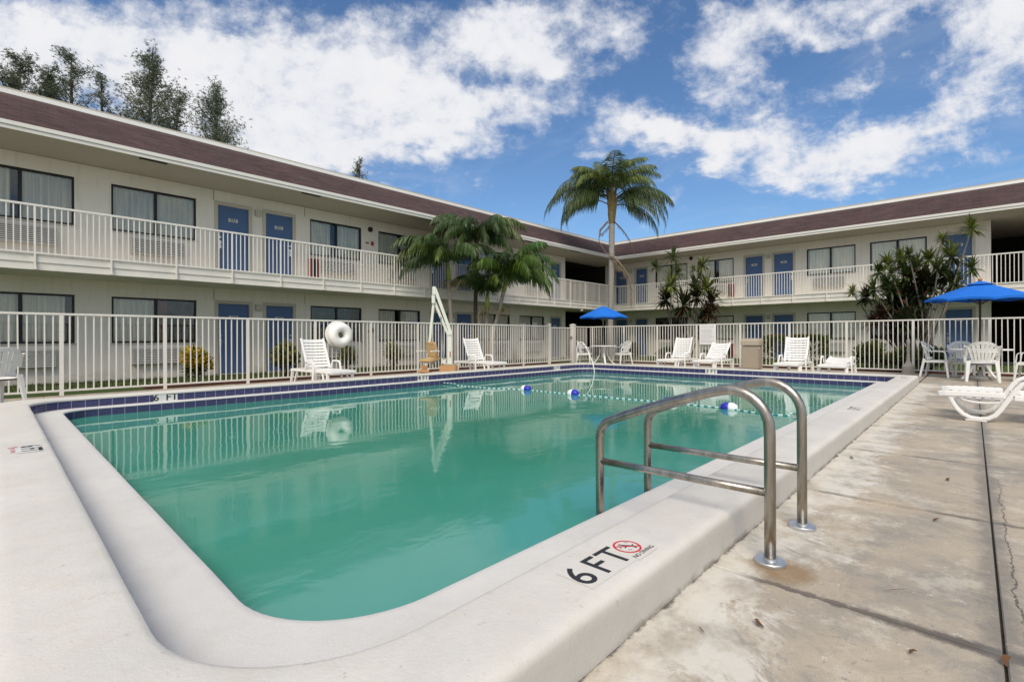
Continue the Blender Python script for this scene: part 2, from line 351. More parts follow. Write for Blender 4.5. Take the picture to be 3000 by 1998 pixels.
# ------------------------------------------------------------------ mesh building
class MB:
    def __init__(s): s.v = []; s.f = []; s.mi = []; s.uv = {}; s.col = {}
    def face(s, pts, m=0, uv=None, col=None):
        i = len(s.v); s.v += [tuple(p) for p in pts]
        if uv: s.uv[len(s.f)] = uv
        if col: s.col[len(s.f)] = col
        s.f.append(tuple(range(i, i + len(pts)))); s.mi.append(m)
    def raw(s, vs, fs, m=0, col=None):
        i = len(s.v); s.v += [tuple(p) for p in vs]
        for f in fs:
            if col: s.col[len(s.f)] = col
            s.f.append(tuple(i + k for k in f)); s.mi.append(m)
    def box(s, a, b, m=0, mat=None, taper=None):
        x0, y0, z0 = a; x1, y1, z1 = b
        p = [(x0,y0,z0),(x1,y0,z0),(x1,y1,z0),(x0,y1,z0),(x0,y0,z1),(x1,y0,z1),(x1,y1,z1),(x0,y1,z1)]
        if mat: p = [tuple(mat @ Vector(q)) for q in p]
        s.raw(p, [(0,3,2,1),(4,5,6,7),(0,1,5,4),(1,2,6,5),(2,3,7,6),(3,0,4,7)], m)
    def bar(s, p, q, w, h, m=0, up=(0,0,1), w2=None, h2=None):
        """rectangular bar from p to q, w across, h along 'up'"""
        p = Vector(p); q = Vector(q); d = (q - p).normalized(); u = Vector(up)
        if abs(d.dot(u)) > 0.98: u = Vector((1, 0, 0))
        sd = d.cross(u).normalized(); u = sd.cross(d).normalized()
        w2 = w if w2 is None else w2; h2 = h if h2 is None else h2; vs = []
        for c, ww, hh in ((p, w, h), (q, w2, h2)):
            for a, b in ((-1,-1),(1,-1),(1,1),(-1,1)): vs.append(c + sd * (a*ww/2) + u * (b*hh/2))
        s.raw(vs, [(3,2,1,0),(4,5,6,7),(0,1,5,4),(1,2,6,5),(2,3,7,6),(3,0,4,7)], m)
    def tube(s, pts, r, n=10, m=0, cap=True, col=None, closed=False):
        pts = [Vector(p) for p in pts]; k = len(pts)
        rs = r if isinstance(r, (list, tuple)) else [r] * k
        vs = []; prev = None
        for i, p in enumerate(pts):
            if closed: d = pts[(i+1) % k] - pts[i-1]
            else: d = (pts[min(i+1, k-1)] - pts[max(i-1, 0)])
            d.normalize()
            if prev is None:
                a = Vector((0,0,1)) if abs(d.z) < 0.9 else Vector((1,0,0)); u = d.cross(a).normalized()
            else:
                u = (prev - d * prev.dot(d)).normalized()
            prev = u; w = d.cross(u)
            for j in range(n):
                t = 2*math.pi*j/n; vs.append(p + (u*math.cos(t) + w*math.sin(t)) * rs[i])
        fs = []
        for i in range(k if closed else k-1):
            for j in range(n):
                a, b = i*n, ((i+1) % k)*n
                fs.append((a+j, a+(j+1)%n, b+(j+1)%n, b+j))
        if cap and not closed: fs += [tuple(range(n-1,-1,-1)), tuple((k-1)*n+j for j in range(n))]
        s.raw(vs, fs, m, col)
    def ribbon(s, pts, w, t, m=0, side=None):
        """thick flat ribbon along pts; w across (along 'side'), t thick; w may be a list"""
        pts = [Vector(p) for p in pts]; k = len(pts); ws = w if isinstance(w, (list, tuple)) else [w]*k
        vs = []
        for i, p in enumerate(pts):
            d = (pts[min(i+1,k-1)] - pts[max(i-1,0)]).normalized()
            sd = Vector(side(i) if callable(side) else side); sd = (sd - d*sd.dot(d)).normalized(); nn = sd.cross(d)
            for a, b in ((-1,-1),(1,-1),(1,1),(-1,1)): vs.append(p + sd*(a*ws[i]/2) + nn*(b*t/2))
        fs = [(3,2,1,0), tuple((k-1)*4+j for j in range(4))]
        for i in range(k-1):
            for j in range(4):
                a, b = i*4, i*4+4; fs.append((a+j, a+(j+1)%4, b+(j+1)%4, b+j))
        s.raw(vs, fs, m)
    def lathe(s, prof, c=(0,0,0), n=24, m=0, capt=True):
        vs = []; c = Vector(c)
        for r, z in prof:
            for j in range(n):
                t = 2*math.pi*j/n; vs.append(c + Vector((r*math.cos(t), r*math.sin(t), z)))
        fs = []
        for i in range(len(prof)-1):
            for j in range(n): fs.append((i*n+j, i*n+(j+1)%n, (i+1)*n+(j+1)%n, (i+1)*n+j))
        if capt: fs += [tuple(range(n-1,-1,-1)), tuple((len(prof)-1)*n+j for j in range(n))]
        s.raw(vs, fs, m)
    def text(s, txt, size, origin, xdir, ydir, m=0, align='CENTER', lift=0.0, xs=1.0, bold=0.0):
        cu = bpy.data.curves.new('t', 'FONT'); cu.body = txt; cu.size = size; cu.align_x = align; cu.align_y = 'CENTER'
        cu.resolution_u = 4; cu.offset = bold
        o = bpy.data.objects.new('t', cu); COL.objects.link(o)
        me = bpy.data.meshes.new_from_object(o.evaluated_get(bpy.context.evaluated_depsgraph_get()))
        X = Vector(xdir).normalized(); Y = Vector(ydir).normalized(); N = X.cross(Y); O = Vector(origin)
        s.raw([O + X*(v.co.x*xs) + Y*v.co.y + N*lift for v in me.vertices], [tuple(p.vertices) for p in me.polygons], m)
        bpy.data.objects.remove(o); bpy.data.curves.remove(cu); bpy.data.meshes.remove(me)
    def make(s, name, mats, parent=None, smooth=False, recalc=True, bevel=0.0, weld=False, loc=None):
        me = bpy.data.meshes.new(name); me.from_pydata(s.v, [], s.f)
        mats = [mats] if isinstance(mats, str) else mats
        for mm in mats: me.materials.append(MATS[mm])
        me.polygons.foreach_set('material_index', s.mi)
        if s.uv:
            ul = me.uv_layers.new(name='UVMap').data
            for fi, uvs in s.uv.items():
                for li, c in zip(me.polygons[fi].loop_indices, uvs): ul[li].uv = c
        if s.col:
            ca = me.color_attributes.new('Col', 'FLOAT_COLOR', 'CORNER'); buf = [0.0]*(4*len(me.loops))
            for fi, c in s.col.items():
                for li in me.polygons[fi].loop_indices: buf[4*li:4*li+4] = [c[0], c[1], c[2], 1]
            ca.data.foreach_set('color', buf)
        if recalc or weld or bevel:
            bm = bmesh.new(); bm.from_mesh(me)
            if weld or bevel: bmesh.ops.remove_doubles(bm, verts=bm.verts, dist=1e-5)
            if recalc: bmesh.ops.recalc_face_normals(bm, faces=bm.faces)
            if bevel:
                es = [e for e in bm.edges if len(e.link_faces) == 2 and e.calc_face_angle(0) > 0.6]
                bmesh.ops.bevel(bm, geom=es, offset=bevel, segments=2, affect='EDGES', clamp_overlap=True)
            bm.to_mesh(me); bm.free()
        if smooth: me.polygons.foreach_set('use_smooth', [True]*len(me.polygons))
        if smooth == 'auto':
            try: me.set_sharp_from_angle(angle=R(35))
            except Exception: pass
        me.update()
        o = bpy.data.objects.new(name, me); COL.objects.link(o)
        if parent: o.parent = parent
        if loc: o.location = loc
        return o

def tag(o, label=None, cat=None, group=None, kind=None):
    for k, v in (('label', label), ('category', cat), ('group', group), ('kind', kind)):
        if v: o[k] = v
    return o
def thing(name, label, cat, loc=(0,0,0), rz=0.0, group=None):
    o = bpy.data.objects.new(name, None); COL.objects.link(o); o.empty_display_size = 0.1
    o.location = loc; o.rotation_euler = (0, 0, rz); return tag(o, label, cat, group)
def dup(src, loc, rz=0.0, label=None, parent=None):
    c = src.copy(); COL.objects.link(c)
    if parent: c.parent = parent
    else:
        c.location = loc; c.rotation_euler = (0, 0, rz)
        if label: c['label'] = label
    for ch in list(src.children): dup(ch, None, parent=c)
    return c
def arc(c, r, a0, a1, n, f):  # helper: list of points f(cos, sin)
    return [f(c[0] + r*math.cos(a0 + (a1-a0)*i/n), c[1] + r*math.sin(a0 + (a1-a0)*i/n)) for i in range(n+1)]

# ------------------------------------------------------------------ ground, deck, lawn
def sheet(name, x0, y0, x1, y1, z, mat, n=1, kind='structure'):
    b = MB()
    for i in range(n):
        for j in range(n):
            xa, xb = x0+(x1-x0)*i/n, x0+(x1-x0)*(i+1)/n; ya, yb = y0+(y1-y0)*j/n, y0+(y1-y0)*(j+1)/n
            b.face([(xa,ya,z),(xb,ya,z),(xb,yb,z),(xa,yb,z)])
    return tag(b.make(name, mat), kind=kind)
PX0, PX1, PY0, PY1 = -0.03, 13.95, 0.86, 9.85       # outer line of the pool kerb
FY, FX = 12.1, 17.6                                 # fence lines
b = MB()
Z = -0.22
for (x0,y0,x1,y1) in ((-700,-700,PX0+.3,700),(PX1-.3,-700,700,700),(PX0+.3,-700,PX1-.3,PY0+.3),(PX0+.3,PY1-.3,PX1-.3,700)):
    b.face([(x0,y0,Z),(x1,y0,Z),(x1,y1,Z),(x0,y1,Z)])
tag(b.make('ground', 'earth'), kind='structure')
# lawn and planting bed between fence and motel wings
b = MB()
b.face([(-12,FY+.12,-.02),(FX+.12,FY+.12,-.02),(FX+.12,15.9,-.02),(-12,15.9,-.02)])
b.face([(FX+.12,-12,-.02),(25.28,-12,-.02),(25.28,15.9,-.02),(FX+.12,15.9,-.02)])
tag(b.make('lawn', 'lawn_green'), kind='structure')
b = MB()
def wavy(x0, x1, ya, yb, along='x'):
    n = 40
    for i in range(n):
        t0, t1 = i/n, (i+1)/n
        w = lambda t: yb + 0.12*math.sin(t*23) + 0.08*math.sin(t*51+1)
        p = [(x0+(x1-x0)*t0, ya, -.012), (x0+(x1-x0)*t1, ya, -.012), (x0+(x1-x0)*t1, w(t1), -.012), (x0+(x1-x0)*t0, w(t0), -.012)]
        if along == 'y': p = [(q[1], q[0], q[2]) for q in p]
        b.face(p)
wavy(2.2, 16.5, FY+.14, 13.25); wavy(-3, 11.5, FX+.14, 19.3, 'y')
tag(b.make('planting_bed', 'mulch_red'), kind='structure')
# grass blades over the lawn strip
b = MB(); rg = random.Random(3)
for i in range(15000):
    if rg.random() < .72: x, y = rg.uniform(-3, 17.5), rg.uniform(13.0, 15.88)
    else: x, y = rg.uniform(19.1, 25.2), rg.uniform(-3, 14)
    if y < 13.3 and x > 2.1 and x < 16.6: continue
    h = rg.uniform(.04, .085); a = rg.uniform(0, 6.28); w = .007; dx, dy = math.cos(a)*w, math.sin(a)*w; lx, ly = rg.uniform(-.03,.03), rg.uniform(-.03,.03)
    g = rg.uniform(.7, 1.25); c = (.06*g + rg.uniform(0,.03), .10*g, .025*g)
    b.face([(x-dx,y-dy,-.02),(x+dx,y+dy,-.02),(x+lx,y+ly,h-.02)], col=c)
tag(b.make('grass', 'foliage', recalc=False), kind='stuff')

# deck slabs: real joints between them
deck = MB(); g = 0.0042
def slab(x0, y0, x1, y1, zt=0.0):
    e = 0.004; rj = random.Random(int(x0*100)*7+int(y0*100))
    dz = rj.uniform(-.0015, .0015)
    o = [(x0+g,y0+g),(x1-g,y0+g),(x1-g,y1-g),(x0+g,y1-g)]; i = [(x0+g+e,y0+g+e),(x1-g-e,y0+g+e),(x1-g-e,y1-g-e),(x0+g+e,y1-g-e)]
    deck.face([(p[0],p[1],zt+dz) for p in i])
    for k in range(4):
        a, c = k, (k+1) % 4
        deck.face([(*o[a], zt+dz-e), (*o[c], zt+dz-e), (*i[c], zt+dz), (*i[a], zt+dz)])
        deck.face([(*o[a], zt-.1), (*o[c], zt-.1), (*o[c], zt+dz-e), (*o[a], zt+dz-e)])
xs = [-9, -7.4, -5.8, -4.2, -2.6, -1.0, .61, 2.215, 3.76, 5.38, 7.0, 8.6, 10.2, 11.8, 13.4, 15.0, 16.4, FX+.12]
for k in range(len(xs)-1):
    x0, x1 = xs[k], xs[k+1]
    o = 0.09 if k < 9 else 0
    slab(x0, -.072, x1, PY0+.02) if not (x0 < PX0 < x1) else slab(x0, -.072, x1, PY0+.02)
    for ya, yb in ((-8.0,-6.4),(-6.4,-4.8),(-4.8,-3.2),(-3.2,-1.65),(-1.65,-.072)):
        slab(x0 + (0.0 if x0 == -9 else o), ya, x1 + o if x1 < FX else x1, yb)
for k in range(len(xs)-1):
    x0, x1 = xs[k], xs[k+1]
    if x1 <= FX+.2: slab(x0, PY1-.02, x1, FY+.12)
ys = [PY0+.02, 2.5, 4.1, 5.7, 7.3, 8.9, PY1-.02]
for k in range(len(ys)-1):
    slab(PX1-.02, ys[k], 15.75, ys[k+1]); slab(15.75, ys[k], FX+.12, ys[k+1])
    for xa, xb in ((-9,-7),(-7,-5),(-5,-3),(-3,-1.5),(-1.5,PX0+.02)): slab(xa, ys[k], xb, ys[k+1])
tag(deck.make('pool_deck', 'deck_concrete', recalc=True, weld=True), kind='structure')
b = MB()
for (x0,y0,x1,y1) in ((-9,-8,PX0+.3,FY+.1),(PX1-.3,-8,FX+.1,FY+.1),(PX0+.3,-8,PX1-.3,PY0+.3),(PX0+.3,PY1-.3,PX1-.3,FY+.1)):
    b.face([(x0,y0,-.014),(x1,y0,-.014),(x1,y1,-.014),(x0,y1,-.014)])
tag(b.make('deck_joint_filler', 'joint_dirt'), kind='structure')

# ------------------------------------------------------------------ swimming pool
pool = thing('swimming_pool', 'rectangular swimming pool with raised white kerb and dark blue tile bands', 'swimming pool', (0,0,0))
def ring(x0, y0, x1, y1, r, z, na=14, ne=40, wob=0.0, seed=0, rr=None):
    pts = []; rs = rr or (r, r, r, r)   # radii at (x1,y0),(x1,y1),(x0,y1),(x0,y0)
    cs = [(x1-rs[0], y0+rs[0], -math.pi/2, rs[0]), (x1-rs[1], y1-rs[1], 0, rs[1]), (x0+rs[2], y1-rs[2], math.pi/2, rs[2]), (x0+rs[3], y0+rs[3], math.pi, rs[3])]
    for ci, (cx, cy, a0, rad) in enumerate(cs):
        for i in range(na+1):
            a = a0 + (math.pi/2)*i/na; pts.append(Vector((cx+rad*math.cos(a), cy+rad*math.sin(a), z)))
        nx = cs[(ci+1) % 4]; a = nx[2]
        q = Vector((nx[0]+nx[3]*math.cos(a), nx[1]+nx[3]*math.sin(a), z)); p = pts[-1]
        for i in range(1, ne): pts.append(p.lerp(q, i/ne))
    if wob:
        for p in pts:
            nv = mnoise.noise_vector(Vector((p.x*2.3+seed, p.y*2.3, seed*3.1)))
            n2 = mnoise.noise_vector(Vector((p.x*9+seed, p.y*9, seed*5.1)))
            p.x += (nv.x + .4*n2.x)*wob; p.y += (nv.y + .4*n2.y)*wob; p.z += (nv.z+.4*n2.z)*wob*.5
    return pts
def loft(rings, name, mat, parent, smooth=True, uvz=False, split=None):
    b = MB(); n = len(rings[0]); ul = [0.0]
    for i in range(n): ul.append(ul[-1] + (rings[0][(i+1) % n]-rings[0][i]).length)
    vs = [p for r in rings for p in r]
    for k in range(len(rings)-1):
        for i in range(n):
            j = (i+1) % n
            b.face([rings[k][i], rings[k][j], rings[k+1][j], rings[k+1][i]],
                   uv=[(ul[i], .003+(rings[k][i].z if uvz else 0)), (ul[i+1], .003+(rings[k][j].z if uvz else 0)), (ul[i+1], .003+rings[k+1][j].z if uvz else 1), (ul[i], .003+rings[k+1][i].z if uvz else 1)])
    return b.make(name, mat, parent, smooth='auto' if smooth else False, weld=True)
OR = (.07, .3, .45, .6)
ins = lambda d, z, w=0.0, sd=0: ring(PX0+d, PY0+d, PX1-d, PY1-d, .1, z, wob=w, seed=sd, rr=tuple(max(.02, r-d*.5) for r in OR))
inn = lambda d, z, w=0.0, sd=0: ring(.32-d, 1.205-d, 13.62+d, 9.5+d, .55, z, wob=w, seed=sd, rr=(.42+d, .55+d, .55+d, .55+d))
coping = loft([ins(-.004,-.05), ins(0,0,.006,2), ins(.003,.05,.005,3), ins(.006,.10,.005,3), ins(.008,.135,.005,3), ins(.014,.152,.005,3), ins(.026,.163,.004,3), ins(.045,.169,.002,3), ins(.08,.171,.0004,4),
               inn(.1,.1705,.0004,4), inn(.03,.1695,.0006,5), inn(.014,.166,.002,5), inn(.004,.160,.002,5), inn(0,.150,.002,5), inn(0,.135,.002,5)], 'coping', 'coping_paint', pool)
loft([inn(.006,.146), inn(.006,.02)], 'tile_band', 'pool_tile', pool, uvz=False)
led = lambda d, z, w=0.0, sd=0: ring(.65-d, 1.555-d, 13.50+d, 9.385+d, .5, z, wob=w, seed=sd, rr=(.3+d, .5+d, .42+d, .5+d))
loft([inn(.012,.026), inn(-.02,.024,.001,1), led(.04,.0225,.0015,1), led(.012,.021,.002,2), led(.004,.016,.002,2), led(.0,.0,.002,2)], 'ledge', 'ledge_paint', pool)
loft([led(.004,.002), led(.004,-.15)], 'tile_band', 'pool_tile', pool)
bs = loft([led(.004,-.15), led(.0,-1.75)], 'basin_wall', 'basin_plaster', pool)
b = MB(); b.face(led(.0,-1.75)); b.make('basin_floor', 'basin_plaster', pool)
b = MB(); b.face(led(.003, -.102)); wat = b.make('pool_water', 'pool_water'); tag(wat, kind='structure'); wat.name = 'water'

def plate(b, o, xd, yd, w, h, m, lift):
    X, Y = Vector(xd).normalized(), Vector(yd).normalized(); N = X.cross(Y); o = Vector(o)+N*lift
    b.face([o-X*w/2-Y*h/2, o+X*w/2-Y*h/2, o+X*w/2+Y*h/2, o-X*w/2+Y*h/2], m)
def no_diving(b, o, xd, yd, r, lift):
    X, Y = Vector(xd).normalized(), Vector(yd).normalized(); N = X.cross(Y); o = Vector(o)+N*lift; n = 36
    for i in range(n):
        a, c = 2*math.pi*i/n, 2*math.pi*(i+1)/n
        f = lambda t, q: o+X*math.cos(t)*q+Y*math.sin(t)*q
        b.face([f(a,r),f(c,r),f(c,r*.84),f(a,r*.84)], 2)
    def stroke(p, q, w, m, l=.0004):
        p = o+X*p[0]*r+Y*p[1]*r+N*l; q = o+X*q[0]*r+Y*q[1]*r+N*l; d = (q-p).normalized(); s = d.cross(N)*w*r/2
        b.face([p-s, p+s, q+s, q-s], m)
    stroke((-.62,.55),(.62,-.55),.13,2,.0008)
    for p, q, w in (((-.2,.62),(.05,.15),.13),((.05,.15),(.35,-.25),.16),((.3,-.2),(.58,-.12),.10),((.3,-.22),(.28,-.62),.10),((.05,.1),(-.32,-.05),.09)): stroke(p, q, w, 1)
    stroke((.38,.5),(.62,.3),.05,1); stroke((-.6,.1),(-.42,.35),.05,1); stroke((-.45,-.35),(-.2,-.5),.05,1)
def depth_marker(o, xd, yd, txt, s=1.0, diving=True, parent=pool, plate_w=None):
    b = MB(); X, Y = Vector(xd).normalized(), Vector(yd).normalized(); o = Vector(o)
    plate(b, o-X*.002*s, X, Y, .31*s, .155*s, 0, .0012)
    for ch_, dx_ in zip(txt.replace(' ', ''), (-.112, .006, .112)):
        b.text(ch_, .185*s, o+X*dx_*s, X, Y, 1, lift=.0018, xs=1.0, bold=.0012*s)
    if diving:
        q = o+X*.22*s+Y*.01*s
        plate(b, q-Y*.015*s, X, Y, .15*s, .165*s, 0, .0010)
        no_diving(b, q, X, Y, .058*s, .0018)
        b.text('NO DIVING', .028*s, q-Y*.072*s+X*.005, X, Y, 1, lift=.0018, bold=.0003)
    return b.make('depth_marker', ['coping_paint', 'ink_black', 'ink_red'], parent, recalc=False)
depth_marker((1.545, 1.015, .171), (1,0,0), (0,1,0), '6 FT')
depth_marker((7.02, 1.015, .171), (1,0,0), (0,1,0), '3 FT', .9, False)
depth_marker((13.05, 1.04, .171), (1,0,0), (0,1,0), '3 FT', .8, False)
b = MB(); o = Vector((.165, 5.36, .171)); X, Y = Vector((0,-1,0)), Vector((1,0,0))
plate(b, o+Y*.02, X, Y, .34, .15, 0, .0022); b.text('6 FT', .16, o+Y*.03, X, Y, 1, lift=.003, bold=.004)
b.text('NO DIVING', .036, o-Y*.068+X*.02, X, Y, 2, lift=.003); no_diving(b, o-Y*.062-X*.13, X, Y, .03, .003)
b.make('depth_marker', ['plate_white', 'ink_black', 'ink_red'], pool, recalc=False)
def tile_marker(o, xd, txt):
    b = MB(); plate(b, o, xd, (0,0,1), .32, .135, 0, .002); b.text(txt, .15, o, xd, (0,0,1), 1, lift=.003, xs=1.05, bold=.003)
    b.make('depth_marker', ['plate_white', 'ink_black', 'ink_red'], pool, recalc=False)
tile_marker((1.91, 9.505, .082), (1,0,0), '6  FT'); tile_marker((7.0, 9.505, .082), (1,0,0), '4 FT'); tile_marker((12.13, 9.505, .082), (1,0,0), '3 FT')
tile_marker((13.625, 5.27, .082), (0,-1,0), '3 FT')

# grab rails at the deep end
def grab_rail(x, label):
    t = thing('grab_rail', label, 'grab rail', (x, .67, 0), 0, 'stainless grab rails beside the depth marking')
    P = []
    P += [(0,0,.012), (0,0,.2), (0,0,.4), (0,0,.58)]
    # big bend towards the pool, then the sloping hand rail, then the lower bend into the water
    A = (0.17, .60); P += [(0, A[0]-.17*math.cos(R(a)), A[1]+.17*math.sin(R(a))) for a in range(12, 106, 11)]
    P += [(0,.30,.742),(0,.45,.695),(0,.60,.643),(0,.74,.590),(0,.82,.556)]
    B = (.78, .44); P += [(0, B[0]+.125*math.cos(R(a)), B[1]+.125*math.sin(R(a))) for a in range(58, -1, -14)]
    P += [(0,.905,.30),(0,.905,.0),(0,.905,-.35)]
    b = MB(); b.tube(P, .0245, 16); b.make('hand_rail', 'rail_steel', t, smooth=True)
    b = MB(); b.tube([(0,.0,.315),(0,.3,.313),(0,.6,.312),(0,.905,.31)], .019, 14); b.make('cross_bar', 'rail_steel', t, smooth=True)
    b = MB(); b.lathe([(.066,.0),(.066,.011),(.062,.015),(.030,.0165),(.030,.024),(.0255,.026)], n=32); b.make('foot_flange', 'galvanised', t, smooth='auto')
    return t
grab_rail(2.41, 'stainless steel grab rail nearer the depth marking, its foot in a rust stain')
grab_rail(2.98, 'stainless steel grab rail farther from the depth marking, on a clean foot flange')

# stair rail at the shallow end and the float line
b = MB(); p0 = at(1741,1090,-.1); 
sr = [at(px_, py_, X=13.3) for px_, py_ in ((1741,1091),(1740,1080),(1735,1060),(1729,1045),(1721,1026),(1714,1012),(1708,1004.5),(1702,1002.5),(1696,1004),(1692,1008))]
e_ = sr[-1]; b.tube([sr[0]+Vector((0,0,-.4))]+sr+[e_+Vector((0,.03,-.12)), Vector((13.3, e_.y+.04, 0))], .016, 10)
tag(b.make('stair_rail', 'resin_white', smooth=True), 'thin white bent stair rail dipping into the far corner of the pool', 'stair rail')
fl = thing('float_line', 'blue and white float line strung across the pool with four striped floats', 'float line', (7.8,0,0))
A, Bq = Vector((-.28, 9.16, -.02)), Vector((-.02, 1.57, -.02)); ra = random.Random(4)
b = MB(); n = 260
fpos = [(.09,7.03),(.07,5.76),(.16,3.78),(.10,2.78)]
def line_x(y):
    pts = [(9.38,-.28),(8.04,-.2),(7.03,.09),(5.76,.07),(3.61,.16),(2.78,.10),(2.3,-.1),(1.57,.0)]
    for (ya,xa),(yb,xb) in zip(pts, pts[1:]):
        if yb <= y <= ya: return xa+(xb-xa)*(ya-y)/(ya-yb)
    return 0
for i in range(n):
    y0, y1 = 9.38-7.82*i/n, 9.38-7.82*(i+1)/n
    z = -.094 if 8.9 > y0 > 1.9 else -.06
    b.tube([(line_x(y0), y0, z), (line_x(y1), y1, z)], .010, 6, (i//2) % 2, cap=False)
b.make('rope', ['rope_white', 'rope_blue'], fl, smooth=True)
for k, (fx, fy) in enumerate(fpos):
    b = MB(); pr = [(.012,-.13),(.05,-.115),(.075,-.07),(.08,-.03),(.08,0),(.08,.03),(.075,.07),(.05,.115),(.012,.13)]
    for half in (0, 1):
        sub = pr[:5] if half == 0 else pr[4:]
        q = MB(); q.lathe(sub, n=18, capt=True)
        fl_m = half if k != 1 else 1-half
        if k == 0: fl_m = half
        b.raw([(v[0], v[2]*(-1 if k in (0,) else 1), v[1]) for v in q.v], q.f, fl_m)
    o = b.make('float', ['float_white', 'float_blue'], fl, smooth=True); o.location = (fx, fy, -.078); o.rotation_euler = (0,0,R(4))

# ------------------------------------------------------------------ motel wings
# wall items along the wall coordinate u ; left wing: point=(u,15.93-w,z); right wing: point=(25.3-w,u,z)
LW, RW = 15.93, 25.3
mapL = lambda u, w, z: (u, LW-w, z)
mapR = lambda u, w, z: (RW-w, u, z)
LEVELS = (0.0, 2.87)
def build_wing(root, mp, u0, u1, windows, doors, tdir, ac_on, dark, end_open=None):
    sgn = 1 if mp is mapL else -1
    holes = []
    for L in LEVELS:
        for a, c in windows: holes.append((a, c, L+.93, L+2.115, 'w'))
        for a, c, *_ in doors: holes.append((a, c, L+.012, L+2.10, 'd'))
    us = sorted({u0, u1, *[h[0] for h in holes], *[h[1] for h in holes]})
    zs = sorted({-.1, 5.33, 2.52, *[h[2] for h in holes], *[h[3] for h in holes]})
    b = MB()
    for i in range(len(us)-1):
        for j in range(len(zs)-1):
            uc, zc = (us[i]+us[i+1])/2, (zs[j]+zs[j+1])/2
            if any(h[0] < uc < h[1] and h[2] < zc < h[3] for h in holes): continue
            b.face([mp(us[i],0,zs[j]), mp(us[i+1],0,zs[j]), mp(us[i+1],0,zs[j+1]), mp(us[i],0,zs[j+1])])
    for a, c, z0, z1, k in holes:
        D = -.11 if k == 'w' else -.09
        for q in ([(a,z0),(c,z0)],[(c,z0),(c,z1)],[(c,z1),(a,z1)],[(a,z1),(a,z0)]):
            (ua,za),(ub,zb) = q; b.face([mp(ua,0,za), mp(ub,0,zb), mp(ub,D,zb), mp(ua,D,za)])
        if k == 'w':   # shallow dark room behind the glass
            m = .02; e = -.75
            for q in ([(a,z0),(c,z0)],[(c,z0),(c,z1)],[(c,z1),(a,z1)],[(a,z1),(a,z0)]):
                (ua,za),(ub,zb) = q; b.face([mp(ua,D,za), mp(ub,D,zb), mp(ub,e,zb), mp(ua,e,za)], 1)
            b.face([mp(a,e,z0), mp(c,e,z0), mp(c,e,z1), mp(a,e,z1)], 1)
    b.make('wall', ['wall_paint', 'dark_interior'], root, recalc=False)
    def bx(bb, ua, ub, wa, wb, za, zb, m=0):
        vs = [mp(u,w,z) for z in (za,zb) for w in (wa,wb) for u in (ua,ub)]
        bb.raw(vs, [(0,1,3,2),(4,6,7,5),(0,4,5,1),(2,3,7,6),(0,2,6,4),(1,5,7,3)], m)
    rw = random.Random(11 if mp is mapL else 5)
    for li, L in enumerate(LEVELS):
        for wi, (a, c) in enumerate(windows):
            z0, z1 = L+.93, L+2.115; mid = (a+c)/2; b = MB(); t = .045
            bx(b, a, c, -.10, -.03, z0, z0+t); bx(b, a, c, -.10, -.03, z1-t, z1)
            bx(b, a, a+t, -.10, -.03, z0+t, z1-t); bx(b, c-t, c, -.10, -.03, z0+t, z1-t); bx(b, mid-.035, mid+.035, -.10, -.03, z0+t, z1-t)
            w = b.make('window', 'frame_black', root)
            b = MB(); bx(b, a-.02, c+.02, .0, .028, z0-.035, z0-.002); b.make('sill', 'door_trim', w)
            for s0, s1 in ((a+t, mid-.035), (mid+.035, c-t)):
                b = MB(); b.face([mp(s0,-.065,z0+t), mp(s1,-.065,z0+t), mp(s1,-.065,z1-t), mp(s0,-.065,z1-t)])
                b.make('pane', 'window_glass', w, recalc=False)
            gaps = dark.get((li, wi), (0, 0, 0))
            for side, (s0, s1) in enumerate(((a+.01, mid), (mid, c-.01))):
                kind = gaps[side] if gaps[side] else 'sheer'
                if kind == 'none': continue
                if kind == 'narrow': s1 = s1-.16
                b = MB(); n = 60; pts = []
                for i in range(n+1):
                    u = s0+(s1-s0)*i/n; ph = i*.75+wi*2+li
                    pts.append((u, -.125-.028*math.sin(ph)-.012*math.sin(ph*2.3+1)))
                for i in range(n):
                    (ua,wa),(ub,wb) = pts[i], pts[i+1]
                    b.face([mp(ua,wa,z0-.01), mp(ub,wb,z0-.01), mp(ub,wb,z1), mp(ua,wa,z1)])
                b.make('curtain', 'curtain_sheer' if kind != 'maroon' else 'curtain_maroon', w, smooth=True, weld=True)
            if gaps[2]:
                b = MB(); n = 14; m0 = mid+.03
                for i in range(n):
                    ua, ub = m0+.24*i/n, m0+.24*(i+1)/n
                    b.face([mp(ua,-.2-.02*math.sin(i*1.3),z0), mp(ub,-.2-.02*math.sin((i+1)*1.3),z0), mp(ub,-.2-.02*math.sin((i+1)*1.3),z1), mp(ua,-.2-.02*math.sin(i*1.3),z1)])
                b.make('curtain', 'curtain_maroon', w, smooth=True, weld=True)
            if (li, wi) in ac_on:
                ctr = mid+.03; x0, x1 = ctr-.58, ctr+.58; za, zb = L+.37, L+.80
                b = MB(); bx(b, x0, x1, .003, .15, za, zb, 0)
                ac = b.make('air_conditioner', 'ac_white', root, bevel=.008)
                b = MB(); nl = 9
                bx(b, x0+.02, x1-.02, .15, .158, za+.02, zb-.02, 1)
                for i in range(nl):
                    zz = za+.035+(zb-za-.07)*i/(nl-1)
                    vs = [mp(u,w_,z) for u in (x0+.02, x1-.02) for (w_,z) in ((.158,zz+.010),(.182,zz-.008),(.182,zz-.016),(.158,zz+.002))]
                    b.raw(vs, [(0,1,5,4),(1,2,6,5),(2,3,7,6),(0,3,2,1),(4,5,6,7)], 0)
                b.make('grille', ['ac_white', 'ac_gap'], ac)
